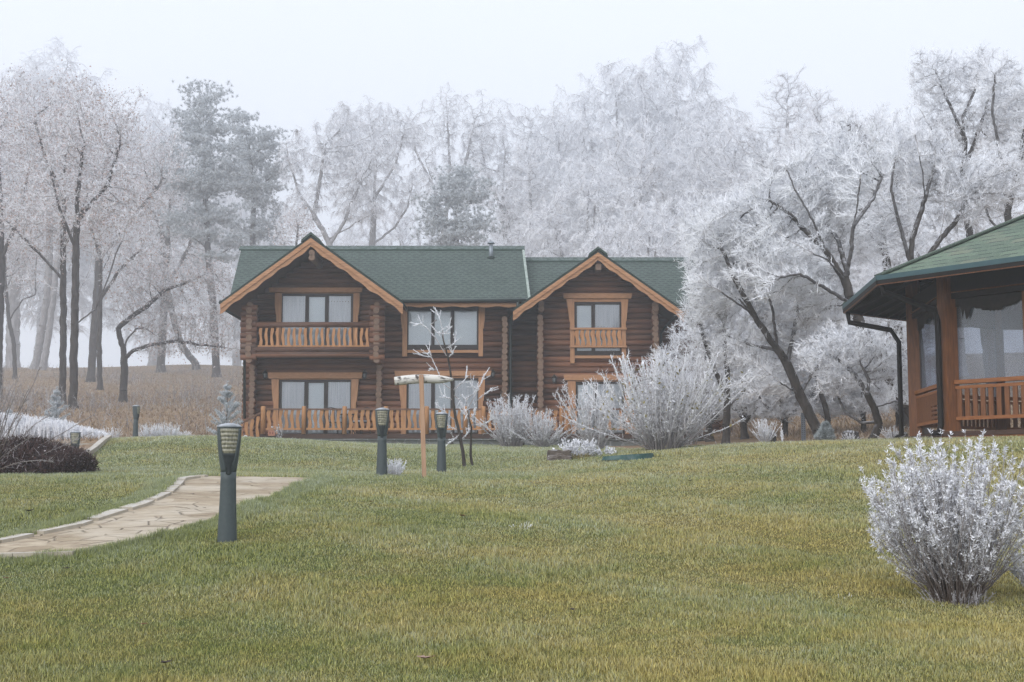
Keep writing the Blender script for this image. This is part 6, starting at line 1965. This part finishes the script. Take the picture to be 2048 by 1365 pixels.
g.set(b.inputs['Base Color'], col); b.inputs['Roughness'].default_value = .7; b.inputs['Specular IOR Level'].default_value = .2
me = np_mesh("grass_blades", v, np.arange(3 * n).reshape(-1, 3), {'rnd': np.repeat(r.random(n), 3), 'tip': np.tile([0, 0, 1.0], n), 'edge': np.repeat(edge, 3)})
tag(link("grass_blades", me, m_grass), 'frosty green and straw coloured lawn grass', 'grass', kind='stuff')

# dry field grass and fallen leaves on the hillside
r = np.random.default_rng(210)
n = 160000
Y = 28 * (180 / 28) ** r.random(n); x = (r.random(n) * 2 - 1) * .45 * Y
k = ((Y > lawn_edge(x)) | left_bank(x, Y)) & ~((x > -10) & (x < 7.5) & (Y < 62)); x, Y = x[k], Y[k]; n = len(x)
z = gz(x, Y); h = .05 + .13 * r.random(n) ** 1.5; wd = .006 + .0004 * Y; a = r.random(n) * 2 * PI; f = r.random(n) * 2 * PI
v = np.stack([np.c_[x - np.cos(f) * wd, Y - np.sin(f) * wd, z - .01], np.c_[x + np.cos(f) * wd, Y + np.sin(f) * wd, z - .01], np.c_[x + np.cos(a) * h * .8, Y + np.sin(a) * h * .8, z + h]], 1).reshape(-1, 3)
m_field, t, b = newmat("dry_grass"); g = G(t)
rn, tp = g.attr('rnd'), g.attr('tip'); n1 = g.noise(g.pos(), .28, 4, .6)
col = g.mix(rn, g.mix(g.ramp(n1, .4, .62), (0.15, 0.085, 0.05), (0.26, 0.165, 0.065)), (0.31, 0.22, 0.12))
col = g.mix(g.math('MULTIPLY', g.math('MULTIPLY', tp, rn), .55), col, (0.60, 0.57, 0.58))
g.set(b.inputs['Base Color'], col); b.inputs['Roughness'].default_value = .85
me = np_mesh("dry_grass", v, np.arange(3 * n).reshape(-1, 3), {'rnd': np.repeat(r.random(n), 3), 'tip': np.tile([0, 0, 1.0], n)})
tag(link("dry_grass", me, m_field), 'dry brown grass and leaf litter on the hillside', 'grass', kind='stuff')

# fallen leaves lying on the lawn
m_leafd = simple("dead_leaf_dark", (0.045, 0.03, 0.024), (0.025, 0.017, 0.014), 30, rough=.8)
m_leafb = simple("dead_leaf_brown", (0.24, 0.115, 0.05), (0.16, 0.075, 0.035), 30, rough=.8, frost=.2)
def fallen(px, py, size, mat, label, seed):
    r = np.random.default_rng(seed); q = hit(px, py)
    mb = MB(); n = 9; base = q + Vector((0, 0, .035)); a = r.random() * 6.28
    vs = []
    for i in range(n):
        s = i / (n - 1); w_ = math.sin(PI * min(1, s * 1.02)) * .34 * (1 + .35 * math.sin(s * 19))
        curl = .5 * (s - .5) ** 2
        for sg in (-1, 0, 1):
            lx, ly, lz = (s - .5), sg * w_, curl + abs(sg) * .18 * w_ * 1.6
            vs.append(base + Vector((lx * math.cos(a) - ly * math.sin(a), lx * math.sin(a) + ly * math.cos(a), lz)) * size)
    fs = []
    for i in range(n - 1):
        for k in (0, 1): fs.append((i*3+k, i*3+k+1, (i+1)*3+k+1, (i+1)*3+k))
    mb.add(vs, fs, smooth=True)
    mb.tube([vs[1], vs[1] + (vs[1] - vs[4]) * 1.6], size * .02, 5)
    tag(mb.build("fallen_leaf", mat, None, q), label, 'leaf', 'fallen leaves on the lawn')
for i, (px, py, s, m_, lab) in enumerate([
    (330, 1343, .085, m_leafd, 'dark curled leaf at the bottom of the lawn left of centre'),
    (848, 1335, .10, m_leafb, 'long brown leaf at the bottom of the lawn near the middle'),
    (1145, 1234, .075, m_leafd, 'dark crumpled leaf in the middle of the front lawn'),
    (925, 1040, .12, m_leafb, 'tan leaf lying flat on the lawn below the saplings'),
    (132, 1148, .075, m_leafd, 'dark leaf on the lawn just below the flagstone path'),
    (58, 1030, .13, m_leafd, 'dark ragged leaf on the lawn above the flagstone path'),
    (287, 1263, .06, m_leafb, 'small reddish leaf on the lower left lawn'),
    (285, 978, .11, m_leafd, 'dark leaf on the lawn near the bend of the path'),
    (1380, 968, .11, m_leafd, 'dark leaf high on the lawn below the big frosted shrub'),
    (742, 1011, .09, m_leafb, 'small brown leaf on the lawn below the birch log stake'),
    (12, 1167, .06, m_leafb, 'orange leaf on the lawn at the left edge')]):
    fallen(px, py, s, m_, lab, 300 + i)
# ------------------------------------------------------------------ mist
mh_ = bpy.data.materials.new("mist"); mh_.use_nodes = True
t = mh_.node_tree; t.nodes.clear()
out = t.nodes.new('ShaderNodeOutputMaterial'); pv = t.nodes.new('ShaderNodeVolumePrincipled')
pv.inputs['Color'].default_value = (0.92, 0.95, 1.0, 1)
pv.inputs['Density'].default_value = HAZE
pv.inputs['Anisotropy'].default_value = 0.3
t.links.new(pv.outputs[0], out.inputs['Volume'])
mb = MB(); mb.box((-290, -22, -8), (290, 485, 108))
tag(mb.build("haze", mh_), 'pale winter mist filling the air', 'haze', kind='stuff')
